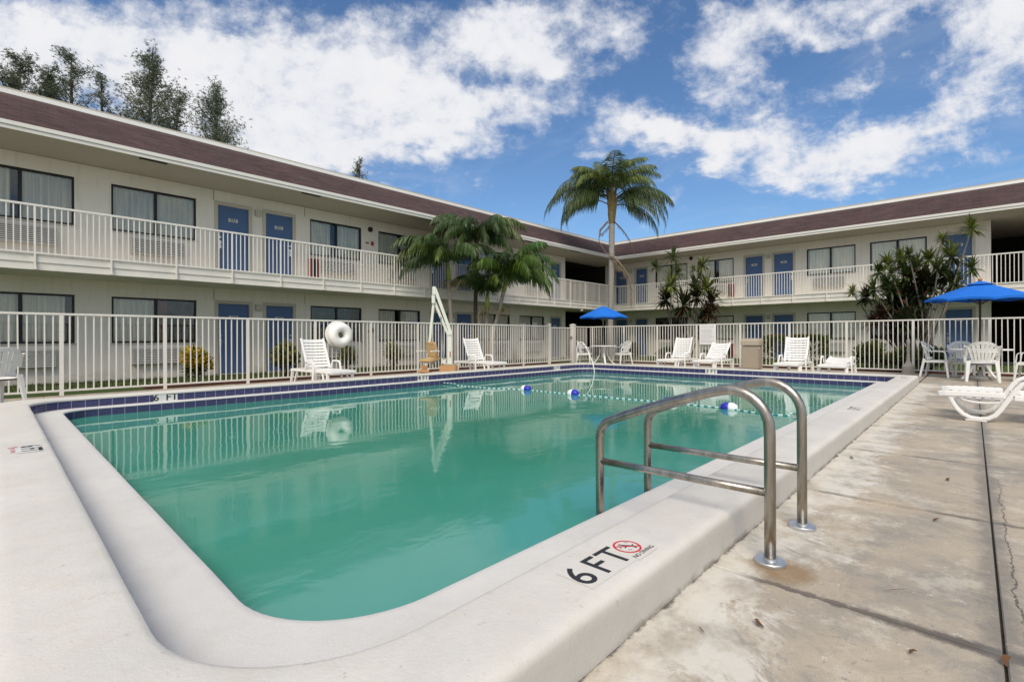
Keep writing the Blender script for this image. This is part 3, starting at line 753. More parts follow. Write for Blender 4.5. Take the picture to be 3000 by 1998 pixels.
        for di, (a, c, hs, nums) in enumerate(doors):
            z0, z1 = L+.012, L+2.10; b = MB(); bx(b, a+.045, c-.045, -.085, -.045, z0, z1-.045)
            d = b.make('door', 'door_blue', root, bevel=.003)
            b = MB(); bx(b, a-.05, a+.045, -.08, .018, z0, z1+.05); bx(b, c-.045, c+.05, -.08, .018, z0, z1+.05); bx(b, a+.045, c-.045, -.08, .018, z1-.045, z1+.05)
            b.make('door_frame', 'door_trim', d)
            hx = a+.11 if hs < 0 else c-.11
            b = MB(); bx(b, hx-.032, hx+.032, -.045, -.035, L+.80, L+1.02); bx(b, hx-.025, hx+.025, -.045, -.03, L+1.10, L+1.15)
            hp = Vector(mp(hx, .02, L+.92)); b.tube([mp(hx,-.04,L+.92), hp], .012, 8); b.tube([mp(hx,.02,L+.92), mp(hx-hs*.11,.02,L+.92)], .010, 8)
            b.make('handle', 'chrome', d, smooth='auto')
            num = nums[li]; pc = (a+c)/2
            b = MB(); X = Vector((1,0,0)) if mp is mapL else Vector((0,-1,0)); o = Vector(mp(pc, -.043, L+1.66))
            plate(b, o, X, (0,0,1), .25, .10, 0, 0.0); b.text(num, .105, o, X, (0,0,1), 1, lift=.002, xs=1.1, bold=.002)
            b.make('number_plate', ['plate_white', 'ink_black'], d, recalc=False)
    return bx

# ---- left wing
wingL = thing('motel_wing', 'long two storey motel wing on the left, behind the life ring and pool lift', 'motel wing', (0,0,0))
winL = [(-5.63,-3.76),(-.51,1.36),(2.06,3.93),(7.19,9.05),(9.74,11.6),(14.88,16.75),(17.43,19.3)]
doorsL = [(-3.26,-2.34,-1,('155','255')),(-1.94,-1.03,1,('154','254')),(4.43,5.35,-1,('153','253')),(5.75,6.66,1,('152','252')),(12.12,13.04,-1,('151','251')),(13.44,14.35,1,('150','250')),(19.81,20.66,-1,('149','249'))]
bxL = build_wing(wingL, mapL, -9, 21.08, winL, doorsL, 1,
    {(l,i) for l in (0,1) for i in range(7)},
    {(0,1):('sheer','narrow',0), (1,3):('narrow','sheer',0), (1,4):('sheer','narrow',0), (0,4):('narrow','sheer',0), (1,1):('narrow','sheer',0), (0,2):('sheer','none',1), (0,3):('none','none',0)})
wingR = thing('motel_wing', 'two storey motel wing on the right, behind the tan bin and large umbrella', 'motel wing', (0,0,0))
winR = [(1.31,3.14),(3.64,5.47),(8.66,10.49),(11.03,12.86)]
doorsR = [(-.03,.81,1,('144','244')),(5.98,6.87,-1,('145','245')),(7.28,8.14,1,('146','246')),(13.33,14.09,-1,('147','247')),(14.62,15.42,1,('148','248'))]
bxR = build_wing(wingR, mapR, -.5, 16.1, winR, doorsR, -1, {(l,i) for l in (0,1) for i in range(4)},
    {(0,0):('none','none',1), (0,3):('none','none',0), (1,2):('narrow','narrow',0)})
# masses behind the facades, end walls, breezeways
b = MB()
b.face([(21.08,15.93,-.1),(21.08,22,-.1),(21.08,22,5.33),(21.08,15.93,5.33)]); b.face([(-9,15.93,-.1),(-9,22,-.1),(-9,22,5.33),(-9,15.93,5.33)])
b.face([(-9,22,-.1),(21.08,22,-.1),(21.08,22,5.33),(-9,22,5.33)])
b.make('end_wall', 'wall_paint', wingL)
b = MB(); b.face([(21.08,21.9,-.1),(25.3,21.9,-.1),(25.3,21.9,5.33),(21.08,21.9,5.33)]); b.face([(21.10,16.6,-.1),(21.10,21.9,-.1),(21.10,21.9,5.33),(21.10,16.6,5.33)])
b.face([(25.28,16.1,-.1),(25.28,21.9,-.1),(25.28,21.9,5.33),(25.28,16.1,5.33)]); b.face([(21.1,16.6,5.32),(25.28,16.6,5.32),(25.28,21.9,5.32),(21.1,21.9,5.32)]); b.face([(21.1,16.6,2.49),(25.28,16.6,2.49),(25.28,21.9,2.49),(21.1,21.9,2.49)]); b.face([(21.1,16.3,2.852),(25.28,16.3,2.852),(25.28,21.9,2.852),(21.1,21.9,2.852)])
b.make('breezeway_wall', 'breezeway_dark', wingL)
b = MB()
b.face([(25.3,-.5,-.1),(30.5,-.5,-.1),(30.5,-.5,5.33),(25.3,-.5,5.33)]); b.face([(25.3,22,-.1),(31,22,-.1),(31,22,5.33),(25.3,22,5.33)])
b.face([(31,-12,-.1),(31,22,-.1),(31,22,5.33),(31,-12,5.33)]); b.face([(25.3,-12,-.1),(25.3,-3.6,-.1),(25.3,-3.6,5.33),(25.3,-12,5.33)])
b.face([(25.3,-12,-.1),(31,-12,-.1),(31,-12,5.33),(25.3,-12,5.33)])
b.make('end_wall', 'wall_paint', wingR)
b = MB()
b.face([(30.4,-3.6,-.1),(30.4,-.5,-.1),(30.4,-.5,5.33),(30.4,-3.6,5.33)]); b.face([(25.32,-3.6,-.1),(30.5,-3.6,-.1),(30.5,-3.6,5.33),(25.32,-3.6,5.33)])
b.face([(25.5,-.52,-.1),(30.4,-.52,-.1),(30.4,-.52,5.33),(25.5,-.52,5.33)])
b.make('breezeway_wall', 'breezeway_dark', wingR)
# walkway slab, soffit, fascia, shingles, cap
SY, SX = 14.4, 23.77
EY, EX, EZ0, EZ1 = 14.3, 23.67, 5.335, 5.50
GY, GX, GZ = 15.35, 24.72, 6.42
def poly(b, pts, m=0, uv=None): b.face(pts, m, uv)
b = MB(); b.box((-9, SY, 2.5), (25.3, LW-.002, 2.845)); b.box((21.08, LW-.002, 2.5), (25.298, 21.9, 2.845))
sl = b.make('walkway_slab', 'slab_paint', wingL)
b = MB(); b.box((-9, SY-.022, 2.66), (SX-.022, SY-.001, 2.80)); b.make('slab_band', 'slab_paint', wingL)
b = MB(); b.box((SX, -12, 2.5), (RW-.002, SY-.002, 2.845)); b.box((RW-.002, -3.6, 2.5), (30.4, -.52, 2.845)); b.make('walkway_slab', 'slab_paint', wingR)
b = MB(); b.box((SX-.022, -12, 2.66), (SX-.001, SY-.03, 2.80)); b.make('slab_band', 'slab_paint', wingR)
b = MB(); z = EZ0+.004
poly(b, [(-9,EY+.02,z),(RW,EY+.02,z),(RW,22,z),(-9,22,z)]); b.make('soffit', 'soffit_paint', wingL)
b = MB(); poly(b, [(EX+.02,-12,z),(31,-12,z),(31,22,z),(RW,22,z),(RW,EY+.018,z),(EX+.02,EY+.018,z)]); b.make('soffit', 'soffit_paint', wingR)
b = MB(); b.box((-9,EY,EZ0),(EX,EY+.03,EZ0+.078)); b.box((-9,EY-.022,EZ0+.083),(EX-.022,EY+.03,EZ1)); b.make('fascia', 'trim_white', wingL)
b = MB(); b.box((EX,-12,EZ0),(EX+.03,EY+.028,EZ0+.078)); b.box((EX-.022,-12,EZ0+.083),(EX+.03,EY+.005,EZ1)); b.make('fascia', 'trim_white', wingR)
sl = math.hypot(GY-EY, GZ-EZ1)
b = MB(); b.face([(-9,EY-.012,EZ1-.002),(EX-.012,EY-.012,EZ1-.002),(GX,GY,GZ),(-9,GY,GZ)], 0, [(-9,0),(EX,0),(GX,sl),(-9,sl)])
b.make('shingle_eave', 'shingles', wingL)
b = MB(); b.face([(EX-.012,-12,EZ1-.002),(EX-.012,EY-.012,EZ1-.002),(GX,GY,GZ),(GX,-12,GZ)], 0, [(-12,0),(EY,0),(GY,sl),(-12,sl)])
b.make('shingle_eave', 'shingles', wingR)
b = MB(); b.box((-9,GY-.03,GZ-.02),(GX-.03,GY+.1,GZ+.075)); b.make('roof_edge', 'cap_white', wingL)
b = MB(); b.box((GX-.03,-12,GZ-.02),(GX+.1,GY-.03,GZ+.075)); b.make('roof_edge', 'cap_white', wingR)
b = MB(); b.box((-9,GY+.1,GZ-.05),(31,22,GZ+.16)); b.make('roof', 'soffit_paint', wingL)
b = MB(); b.box((GX+.1,-12,GZ-.05),(31,GY+.098,GZ+.16)); b.make('roof', 'soffit_paint', wingR)
for px0, px1 in ((410,492),(885,940)):
    xa, xb = at(px0,470,Y=14.42).x, at(px1,480,Y=14.42).x
    b = MB(); b.box((xa,14.36,EZ0-.004),(xb,14.48,EZ0+.002)); b.make('soffit_vent', 'dark_interior', wingL)
for xa in (11.5, 16.2, 19.5):
    b = MB(); b.box((xa,14.36,EZ0-.004),(xa+.85,14.48,EZ0+.002)); b.make('soffit_vent', 'dark_interior', wingL)
# downspout stub under the slab near the corner
b = MB(); q = at(1706, 905, Y=14.42); b.box((q.x-.06,14.42,q.z-.10),(q.x+.06,14.55,q.z+.0)); b.make('drain_spout', 'trim_white', wingL)

# balcony railing, bays between posts
def railing(root, mp2, u0, u1, first, step, npk, zb, zt, w=.02, post=.034, drop=True, m='rail_white', top=.042):
    b = MB()
    def bx(bb, ua, ub, wa, wb, za, zb_):
        vs = [mp2(u,w_,z) for z in (za,zb_) for w_ in (wa,wb) for u in (ua,ub)]
        bb.raw(vs, [(0,1,3,2),(4,6,7,5),(0,4,5,1),(2,3,7,6),(0,2,6,4),(1,5,7,3)])
    bx(b, u0, u1, -.021, .021, zt-top, zt); bx(b, u0, u1, -.016, .016, zb, zb+.032)
    r = b.make('balcony_railing', m, root)
    ps = []; u = first
    while u > u0+step*.3: u -= step
    while u < u1-.02:
        if u > u0: ps.append(u)
        u += step
    for p in ps:
        b = MB(); bx(b, p-post/2, p+post/2, -.017, .017, zb+.032, zt-top)
        if drop: bx(b, p-post/2, p+post/2, -.016, .018, zb-.33, zb); bx(b, p-.03, p+.03, -.03, .01, zb-.33, zb-.30)
        b.make('post', m, r)
    ed = [u0]+ps+[u1]
    for k in range(len(ed)-1):
        a, c = ed[k], ed[k+1]; nn = max(1, round((c-a)/(step/(npk+1)))); b = MB()
        for i in range(1, nn):
            u = a+(c-a)*i/nn; bx(b, u-w/2, u+w/2, -w/2, w/2, zb+.032, zt-top)
        if nn > 1: b.make('picket_panel', m, r)
    return r
railing(wingL, lambda u,w,z: (u, SY-.045+w, z), -9, SX-.05, .6, 1.2555, 11, 2.835, 3.875)
railing(wingR, lambda u,w,z: (SX-.045+w, u, z), -12, SY-.075, 8.18, 1.2555, 11, 2.835, 3.875)
# alarms, extinguishers, lamps
def wall_box(root, mp, name, mat, u, z, w, h, d, bev=.004):
    vs_b = MB(); vs = [mp(uu,ww,zz) for zz in (z-h/2,z+h/2) for ww in (.002,d) for uu in (u-w/2,u+w/2)]
    vs_b.raw(vs, [(0,1,3,2),(4,6,7,5),(0,4,5,1),(2,3,7,6),(0,2,6,4),(1,5,7,3)])
    return vs_b.make(name, mat, root, bevel=bev)
def horn(root, mp, u, z):
    b = MB(); b.tube([mp(u,.002,z), mp(u,.05,z)], [.10,.085], 18); b.tube([mp(u,.05,z), mp(u,.065,z)], [.055,.05], 14); b.make('alarm_horn', 'alarm_dark', root, smooth='auto')
horn(wingL, mapL, 9.40, 4.96+.02)
p = at(1078,712,Y=15.9); wall_box(wingL, mapL, 'alarm_sign', 'alarm_red', p.x, p.z, .13, .045, .02)
p = at(1092,714,Y=15.9); wall_box(wingL, mapL, 'alarm_pull', 'alarm_red', p.x, p.z, .085, .13, .05)
p = at(1094,968,Y=15.9); wall_box(wingL, mapL, 'alarm_pull', 'alarm_dark', p.x, p.z, .08, .15, .05)
p = at(1080,971,Y=15.9); wall_box(wingL, mapL, 'alarm_sign', 'alarm_red', p.x, p.z, .07, .035, .02)
p = at(2024,757,X=25.25); horn(wingR, mapR, p.y, p.z)
def extinguisher(root, mp, u, z):
    c = wall_box(root, mp, 'extinguisher_cabinet', 'alarm_red', u, z, .28, .62, .16)
    b = MB(); vs = [mp(uu,.163,zz) for uu, zz in ((u-.10,z-.27),(u+.10,z-.27),(u+.10,z+.27),(u-.10,z+.27))]; b.face(vs); b.make('cabinet_glass', 'frame_black', c, recalc=False)
p = at(920,786,Y=15.85); extinguisher(wingL, mapL, p.x, p.z)
p = at(2142,850,X=25.2); extinguisher(wingR, mapR, p.y, p.z)
p = at(2139,1025,X=25.2); extinguisher(wingR, mapR, p.y, p.z)
for L in LEVELS:
    for u in (5.55, 13.24): wall_box(wingL, mapL, 'wall_lamp', 'door_trim', u, L+1.98, .16, .20, .10, .012)
    for u in (7.07, 14.36): wall_box(wingR, mapR, 'wall_lamp', 'door_trim', u, L+1.98, .16, .20, .10, .012)
# control joints in the stucco
b = MB()
for u in (4.36, 7.0):
    for L in LEVELS: b.face([mapL(u,.0025,L+2.16), mapL(u+.012,.0025,L+2.16), mapL(u+.012,.0025,L+2.46), mapL(u,.0025,L+2.46)])
b.make('stucco_joint', 'breezeway_dark', wingL, recalc=False)

# ------------------------------------------------------------------ pool fence
RJ = random.Random(77)
def fence_run(root, mp2, posts, u0, u1, pk=.1123, w=.021, zt=1.50):
    def bx(bb, ua, ub, wa, wb, za, zb_):
        vs = [mp2(u,w_,z) for z in (za,zb_) for w_ in (wa,wb) for u in (ua,ub)]
        bb.raw(vs, [(0,1,3,2),(4,6,7,5),(0,4,5,1),(2,3,7,6),(0,2,6,4),(1,5,7,3)])
    b = MB(); bx(b, u0, u1, -.023, .023, zt-.038, zt+.004); b.make('top_rail', 'fence_white', root, bevel=.008)
    b = MB(); bx(b, u0, u1, -.018, .018, .075, .108); b.make('bottom_rail', 'fence_white', root)
    for p in posts:
        b = MB(); bx(b, p-.03, p+.03, -.02, .02, .108, zt-.038); bx(b, p-.03, p+.03, -.0195, .0195, 0, .075); b.make('post', 'fence_white', root)
    ed = [u0]+[p for p in posts if u0+.05 < p < u1-.05]+[u1]
    for k in range(len(ed)-1):
        a, c = ed[k], ed[k+1]; nn = max(1, round((c-a)/pk)); b = MB()
        for i in range(1, nn):
            u = a+(c-a)*i/nn+RJ.uniform(-.002,.002); tl = RJ.gauss(0,.0022)
            vs = [mp2(uu+(tl if z > .5 else -tl),w_,z) for z in (.108, zt-.038) for w_ in (-w/2,w/2) for uu in (u-w/2,u+w/2)]
            b.raw(vs, [(0,1,3,2),(4,6,7,5),(0,4,5,1),(2,3,7,6),(0,2,6,4),(1,5,7,3)])
        b.make('picket_panel', 'fence_white', root)
fmL = lambda u, w, z: (u, FY+w, z); fmR = lambda u, w, z: (FX+w, u, z)
fL = thing('pool_fence', 'long cream picket fence behind the far long side of the pool', 'fence')
fence_run(fL, fmL, [-5.43,-3.86,-2.29,-.72,.85,2.42,4.0,5.58,7.15,8.72,10.28,11.85,13.45], -9, 14.90)
fR = thing('pool_fence', 'cream picket fence behind the rules board, tan bin and large umbrella table', 'fence')
fence_run(fR, fmR, [-9.4,-7.9,-6.4,-4.8,-3.3,-1.85,-.32,1.21,2.76,4.3,5.81,7.33,8.87,10.33,11.85], -10, FY-.03)
b = MB()
def post_cap(b, x, y, s, h):
    b.box((x-s,y-s,0),(x+s,y+s,h)); b.box((x-s-.012,y-s-.012,h),(x+s+.012,y+s+.012,h+.035))
    q = s+.008; b.raw([(x-q,y-q,h+.035),(x+q,y-q,h+.035),(x+q,y+q,h+.035),(x-q,y+q,h+.035),(x,y,h+.07)], [(0,1,4),(1,2,4),(2,3,4),(3,0,4)])
gate = thing('pool_gate', 'cream picket gate between two capped posts at the far fence corner', 'gate', (0,0,0))
for x, s in ((14.96, .05), (16.52, .085)):
    b = MB(); post_cap(b, x, FY, s, 1.53 if s < .06 else 1.54); b.make('gate_post', 'fence_white', gate)
b = MB()
b.box((15.05,FY-.02,1.41),(16.40,FY+.02,1.45)); b.box((15.05,FY-.02,.09),(16.40,FY+.02,.13)); b.box((15.05,FY-.02,.13),(15.09,FY+.02,1.41)); b.box((16.36,FY-.02,.13),(16.40,FY+.02,1.41))
b.make('gate_frame', 'fence_white', gate)
b = MB()
for i in range(1, 12): x = 15.09+1.27*i/12; b.box((x-.0105,FY-.0105,.13),(x+.0105,FY+.0105,1.41))
b.make('picket_panel', 'fence_white', gate)
b = MB(); b.box((16.30,FY-.05,1.0),(16.42,FY-.021,1.08)); b.make('latch', 'pole_grey', gate)
fence_run(thing('pool_fence', 'short cream fence piece between the wide gate post and the fence corner', 'fence'), fmL, [], 16.62, FX+.03)

# ------------------------------------------------------------------ furniture
def make_lounger(ang, label, rust=None):
    """foot at x=0, head at x=1.9, local"""
    t = thing('sun_lounger', label, 'sun lounger', group='white resin loungers beside the pool fence')
    m = 'resin_white'; hz = .315
    b = MB()
    for s in (-1, 1):
        b.bar((.03, s*.295, hz-.03), (1.86, s*.295, hz-.03), .035, .06)
    b.bar((.03,-.29,hz-.03),(.03,.29,hz-.03),.035,.06); b.bar((1.86,-.29,hz-.03),(1.86,.29,hz-.03),.035,.06)
    b.make('frame', m, t, bevel=.01)
    b = MB()
    x = .06
    while x < 1.12:
        b.bar((x+.04,-.275,hz),(x+.04,.275,hz),.072,.018); x += .088
    b.make('seat', m, t, bevel=.004)
    # backrest: slatted board hinged at x=1.12
    b = MB(); L = .76; ca, sa = math.cos(ang), math.sin(ang); hx, hzz = 1.12, hz+.01
    def bp(s, y, o=0.0):
        bow = -.03*math.cos(y/.3*math.pi/2)
        return Vector((hx+s*ca-(o+bow)*sa*-1*-1, y, hzz+s*sa+(o+bow)*ca))
    for s in (-1, 1):
        b.ribbon([bp(q, s*.275, .03) for q in (0,.2,.4,.6,L)], .045, .03, side=(0,1,0))
    nsl = 9
    for i in range(nsl):
        s0 = .04+(L-.06)*i/nsl; wd = (L-.06)/nsl-.022 if i < nsl-1 else (L-.06)/nsl
        pts = [bp(s0+wd/2, y, .02) for y in (-.27,-.18,-.09,0,.09,.18,.27)]
        b.ribbon(pts, wd, .016, side=(ca,0,sa))
    b.make('backrest', m, t, bevel=.003)
    for s in (-1, 1):
        b = MB(); y = s*.325
        P = [(.70,y+s*.035,0),(.715,y+s*.02,.25),(.735,y,.44),(.77,y,.49),(.83,y,.505),(1.00,y,.505),(1.05,y,.49),(1.08,y,.44),(1.10,y,.33)]
        b.ribbon(P, [.055,.055,.05,.05,.055,.055,.05,.045,.04], .03, side=lambda i: (1,0,0) if i in (0,1,2,7,8) else (0,1,0))
        b.make('arm', m, t, bevel=.006)
    for x0, dx in ((.18,.04),(1.78,.03)):
        for s in (-1, 1):
            b = MB(); b.bar((x0,s*.29,hz-.05),(x0-dx if x0 < 1 else x0+dx, s*.315, 0), .075, .035, w2=.05, h2=.03)
            b.bar((x0+(.22 if x0<1 else -.22),s*.29,hz-.05),(x0+(.12 if x0<1 else -.12),s*.305,0), .04, .03, w2=.035)
            b.make('leg', m, t, bevel=.005)
    return t
# facing -X means local +x (foot->head) points to +X
def put(t, x, y, rz): t.location = (x, y, 0); t.rotation_euler = (0,0,rz)
l1 = make_lounger(R(66), 'white slatted lounger with raised back beside the life ring'); put(l1, 5.27, 10.02, R(93))
l2 = dup(l1, (10.12, 10.02, 0), R(86), 'white slatted lounger with raised back just right of the pool lift')
l3 = dup(l1, (14.75, 7.20, 0), R(-2), 'white slatted lounger with raised back just left of the white rules board')
l5 = dup(l1, (14.55, 3.66, 0), R(1), 'white slatted lounger with raised back between the tan bin and the flat lounger')
l4 = make_lounger(R(42), 'white slatted lounger with half lowered back in front of the white rules board'); put(l4, 14.8, 6.02, R(0))
l6 = make_lounger(R(9), 'white lounger lying flat with its back folded down, rightmost by the fence'); put(l6, 14.35, 2.58, R(2))

def make_chair(label, m='resin_old'):
    """monobloc armchair; faces +x, back at -x"""
    t = thing('plastic_chair', label, 'chair', group='white plastic armchairs on the pool deck')
    b = MB(); n = 12
    # seat
    def sz(x, y): return .425-.02*math.cos(x*4)*math.cos(y*3)+.035*max(0, x-.05)
    gx = [-.21,-.12,0,.12,.2,.235]; gy = [-.23,-.15,0,.15,.23]
    for dz in (0, -.02):
        for i in range(len(gx)-1):
            for j in range(len(gy)-1):
                b.face([(gx[i],gy[j],sz(gx[i],gy[j])+dz),(gx[i+1],gy[j],sz(gx[i+1],gy[j])+dz),(gx[i+1],gy[j+1],sz(gx[i+1],gy[j+1])+dz),(gx[i],gy[j+1],sz(gx[i],gy[j+1])+dz)])
    b.ribbon([(-.21,-.235,.40),(.2,-.235,.405),(.24,-.2,.40),(.24,.2,.40),(.2,.235,.405),(-.21,.235,.40)], .055, .018, side=(0,0,1))
    b.make('seat', m, t, smooth='auto')
    # back shell: curved in plan; slats fan from the seat to the rim
    def bk(a, h):  # a in -1..1 across, h height
        lean = -.20-.20*(h-.43)-.05*(h-.43)**2; wd = .235+.06*(h-.43)/.45
        return Vector((lean+.085*a*a, wd*a, h))
    rim = []
    for i in range(25):
        a = -1+2*i/24; h = .60+.275*math.sqrt(max(0, 1-abs(a)**2.6)); rim.append(bk(a*.98, h))
    b = MB(); b.ribbon(rim, .06, .016, side=lambda i: (0.25, -rim[i].y*2.2, -1 if abs(rim[i].y) < .2 else -.35))
    for k in range(7):
        a = -.78+1.56*k/6; ht = .585+.275*math.sqrt(max(0, 1-abs(a)**2.6))
        P = [bk(a*(.80+.20*(q)), .475+(ht-.475)*q) for q in (0,.25,.5,.75,1)]
        b.ribbon(P, [.042,.045,.05,.055,.058], .010, side=lambda i: (0,1,0))
    b.ribbon([bk(a, .475) for a in (-.9,-.5,0,.5,.9)], .055, .016, side=(0,0,1))
    b.ribbon([bk(a*1.0, .68) for a in (-.95,-.5,0,.5,.95)], .035, .014, side=(0,0,1))
    b.make('backrest', m, t, smooth='auto')
    for s in (-1, 1):
        b = MB(); P = [bk(s*.97,.80), bk(s,.72)+Vector((.05,s*.02,0)), (-.12,s*.285,.665),(0,s*.29,.655),(.13,s*.29,.655),(.19,s*.285,.64),(.215,s*.28,.60),(.225,s*.275,.5),(.235,s*.27,.42)]
        b.ribbon(P, .055, .018, side=lambda i: (0,1,0) if 1 < i < 6 else ((.3,.9*s,0) if i <= 1 else (0,1,0)))
        b.make('arm', m, t, smooth='auto')
        b = MB(); b.bar((.215,s*.25,.415),(.265,s*.275,0),.06,.045,w2=.042,h2=.035,up=(1,0,0)); b.make('leg', m, t, bevel=.006)
        b = MB(); b.bar((-.20,s*.23,.47),(-.285,s*.265,0),.075,.05,w2=.045,h2=.035,up=(1,0,0)); b.make('leg', m, t, bevel=.006)
    return t
def make_table(label, D):
    t = thing('patio_table', label, 'table', group='round white patio tables')
    b = MB(); r = D/2; b.lathe([(.03,.705),(r-.03,.70),(r-.008,.695),(r,.708),(r-.006,.722),(r-.03,.727),(.03,.725)], n=40); b.make('tabletop', 'resin_white', t, smooth='auto')
    for k in range(4):
        a = R(45+90*k); c, s = math.cos(a), math.sin(a); b = MB()
        P = [(c*.16,s*.16,.70),(c*.13,s*.13,.52),(c*.16,s*.16,.34),(c*.30,s*.30,.12),(c*.46,s*.46,.0)]
        b.ribbon(P, [.10,.07,.065,.06,.05], .035, side=(-s,c,0)); b.make('leg', 'resin_old', t, bevel=.006)
    b = MB(); b.lathe([(.045,.30),(.045,.70)], n=14); b.make('pole_sleeve', 'resin_old', t, smooth='auto')
    return t
T1 = (16.02, 10.30); T2 = (16.15, -.12)
make_table('round white table under the small blue umbrella at the far corner', 1.0).location = (*T1, 0)
tb = make_table('round white table under the large blue umbrella on the right', 1.17); tb.location = (*T2, 0)
c0 = make_chair('white plastic armchair at the left frame edge beside the kerb'); put(c0, -.02, 11.05, R(120))
ch = lambda x, y, f, lab: dup(c0, (x, y, 0), f, lab)
def face_to(x, y, tx, ty): return math.atan2(ty-y, tx-x)
xx, yy = T1[0]-.46, T1[1]+.52; ch(xx, yy, face_to(xx,yy,*T1)-.35, 'white plastic armchair left of the table at the far corner')
xx, yy = T1[0]+.50, T1[1]-.52; ch(xx, yy, face_to(xx,yy,*T1)+.35, 'white plastic armchair right of the table at the far corner')
xx, yy = T2[0]+.20, T2[1]+.78; ch(xx, yy, face_to(xx,yy,*T2)+.1, 'white plastic armchair left of the large umbrella table, seen side on')
xx, yy = T2[0]-.86, T2[1]-.03; ch(xx, yy, face_to(xx,yy,*T2), 'white plastic armchair with its back to the pool, in front of the large umbrella table')
xx, yy = T2[0]+.78, T2[1]+.26; ch(xx, yy, face_to(xx,yy,*T2), 'white plastic armchair on the fence side of the large umbrella table')
xx, yy = T2[0]-.16, T2[1]-.86; ch(xx, yy, face_to(xx,yy,*T2), 'white plastic armchair right of the large umbrella table, cut by the frame')

def make_umbrella(label, loc, Rad, ztop, zrim, pole, vent, finial, tilt=(0,0), pm='umbrella_pole'):
    t = thing('patio_umbrella', label, 'umbrella', loc); t.rotation_euler = (tilt[0], tilt[1], R(12))
    b = MB(); b.tube([(0,0,.02),(0,0,ztop-.03)], pole, 12); b.make('pole', pm, t, smooth='auto')
    b = MB(); n = 8; ns = 6; nt = 6
    def cp(i, f, r):  # corner i (fraction f toward next), radius fraction r
        a0, a1 = 2*math.pi*i/n, 2*math.pi*(i+1)/n
        p = Vector((math.cos(a0),math.sin(a0),0)).lerp(Vector((math.cos(a1),math.sin(a1),0)), f)*Rad*r
        z = ztop+(zrim-ztop)*(r**1.12); sag = math.sin(math.pi*f)
        z += .03*sag*r*r*Rad
        return (p.x, p.y, z)
    for i in range(n):
        for k in range(nt):
            for j in range(ns):
                r0, r1 = max(.02, k/nt), (k+1)/nt; f0, f1 = j/ns, (j+1)/ns
                b.face([cp(i,f0,r0), cp(i,f1,r0), cp(i,f1,r1), cp(i,f0,r1)])
        for j in range(ns):   # hanging hem
            f0, f1 = j/ns, (j+1)/ns; a, c = Vector(cp(i,f0,1)), Vector(cp(i,f1,1))
            b.face([a, c, c-Vector((0,0,.05)), a-Vector((0,0,.05))])
    b.make('canopy', 'umbrella_blue', t, smooth='auto', weld=True)
    if vent:
        b = MB(); rr = .27*Rad/1.0
        for i in range(n):
            a0, a1 = 2*math.pi*i/n, 2*math.pi*(i+1)/n
            q = lambda a, r, z: (math.cos(a)*r, math.sin(a)*r, z)
            zz = ztop+(zrim-ztop)*(.27**1.12)+.035
            b.face([q(a0,.02,ztop+.03), q(a1,.02,ztop+.03), q(a1,rr,zz), q(a0,rr,zz)])
            m0 = [(q(a0,rr,zz)[k]+q(a1,rr,zz)[k])/2 for k in range(3)]
        b.make('vent_cap', 'umbrella_blue', t)
    for i in range(n):
        a = 2*math.pi*i/n; b = MB(); c, s = math.cos(a), math.sin(a)
        b.tube([(c*.03,s*.03,ztop-.04),(c*Rad*.5,s*Rad*.5,ztop+(zrim-ztop)*(.5**1.12)-.02),(c*Rad*.985,s*Rad*.985,zrim-.015)], .009, 6)
        b.tube([(c*.03,s*.03,zrim-.12),(c*Rad*.5,s*Rad*.5,ztop+(zrim-ztop)*(.5**1.12)-.02)], .007, 6)
        b.make('rib', pm, t, smooth='auto')
    if finial:
        b = MB(); b.lathe([(.018,ztop-.01),(.03,ztop+.03),(.045,ztop+.055),(.04,ztop+.075),(.012,ztop+.10)], n=14); b.make('finial', 'finial_wood', t, smooth='auto')
    b = MB(); b.lathe([(.24,.0),(.24,.04),(.21,.07),(.05,.09),(.04,.22)], n=24); b.make('base', 'pole_grey', t, smooth='auto')
    return t
make_umbrella('small bright blue patio umbrella over the table at the far fence corner', (*T1,0), .95, 2.24, 1.80, .019, False, False, (0,0), 'pole_grey')
make_umbrella('large bright blue patio umbrella with orange finial over the right hand table', (*T2,0), 1.03, 2.31, 1.91, .022, True, True, (R(0),R(-1.2)))

# sled lounger cut by the right edge of the frame; long axis along -Y
t = thing('sled_lounger', 'low white resin sled lounger with looped side frames on the deck at the right edge', 'sun lounger', (8.12, .30, 0))
def sled_side(x):
    b = MB(); ZS = .875
    # local: v runs along -Y from the tip (0)
    P = lambda v, z: (x, -v, z*ZS)
    b.ribbon([P(-.02,.355),P(.05,.366),P(.2,.372),P(.38,.372),P(.58,.37)], [.05,.085,.09,.09,.09], .07, side=(1,0,0))
    b.ribbon([P(.09,.335),P(.115,.25),P(.155,.16),P(.21,.09),P(.28,.045),P(.36,.035),P(.43,.05),P(.49,.10),P(.535,.18),P(.575,.27),P(.62,.36),P(.665,.46),P(.71,.53),P(.77,.57),P(.9,.58),P(1.25,.58),P(1.38,.56),P(1.44,.48),P(1.5,.33)], [.075]*9+[.075]*10, .045, side=(1,0,0))
    b.ribbon([P(.16,.33),P(.22,.285),P(.30,.262),P(.42,.258),P(.52,.27),P(.56,.30)], .05, .028, side=(1,0,0))
    b.bar(P(.22,.011),P(.43,.011),.085,.022,up=(0,0,1)); b.bar(P(.24,.03),P(.41,.03),.07,.03,up=(0,0,1))
    b.ribbon([P(.64,.345),P(.9,.345),P(1.5,.345),P(2.0,.345)], .075, .07, side=(1,0,0))
    b.bar(P(1.62,.33),P(1.70,0),.07,.06); b.bar(P(1.92,.33),P(1.86,0),.07,.06)
    return b
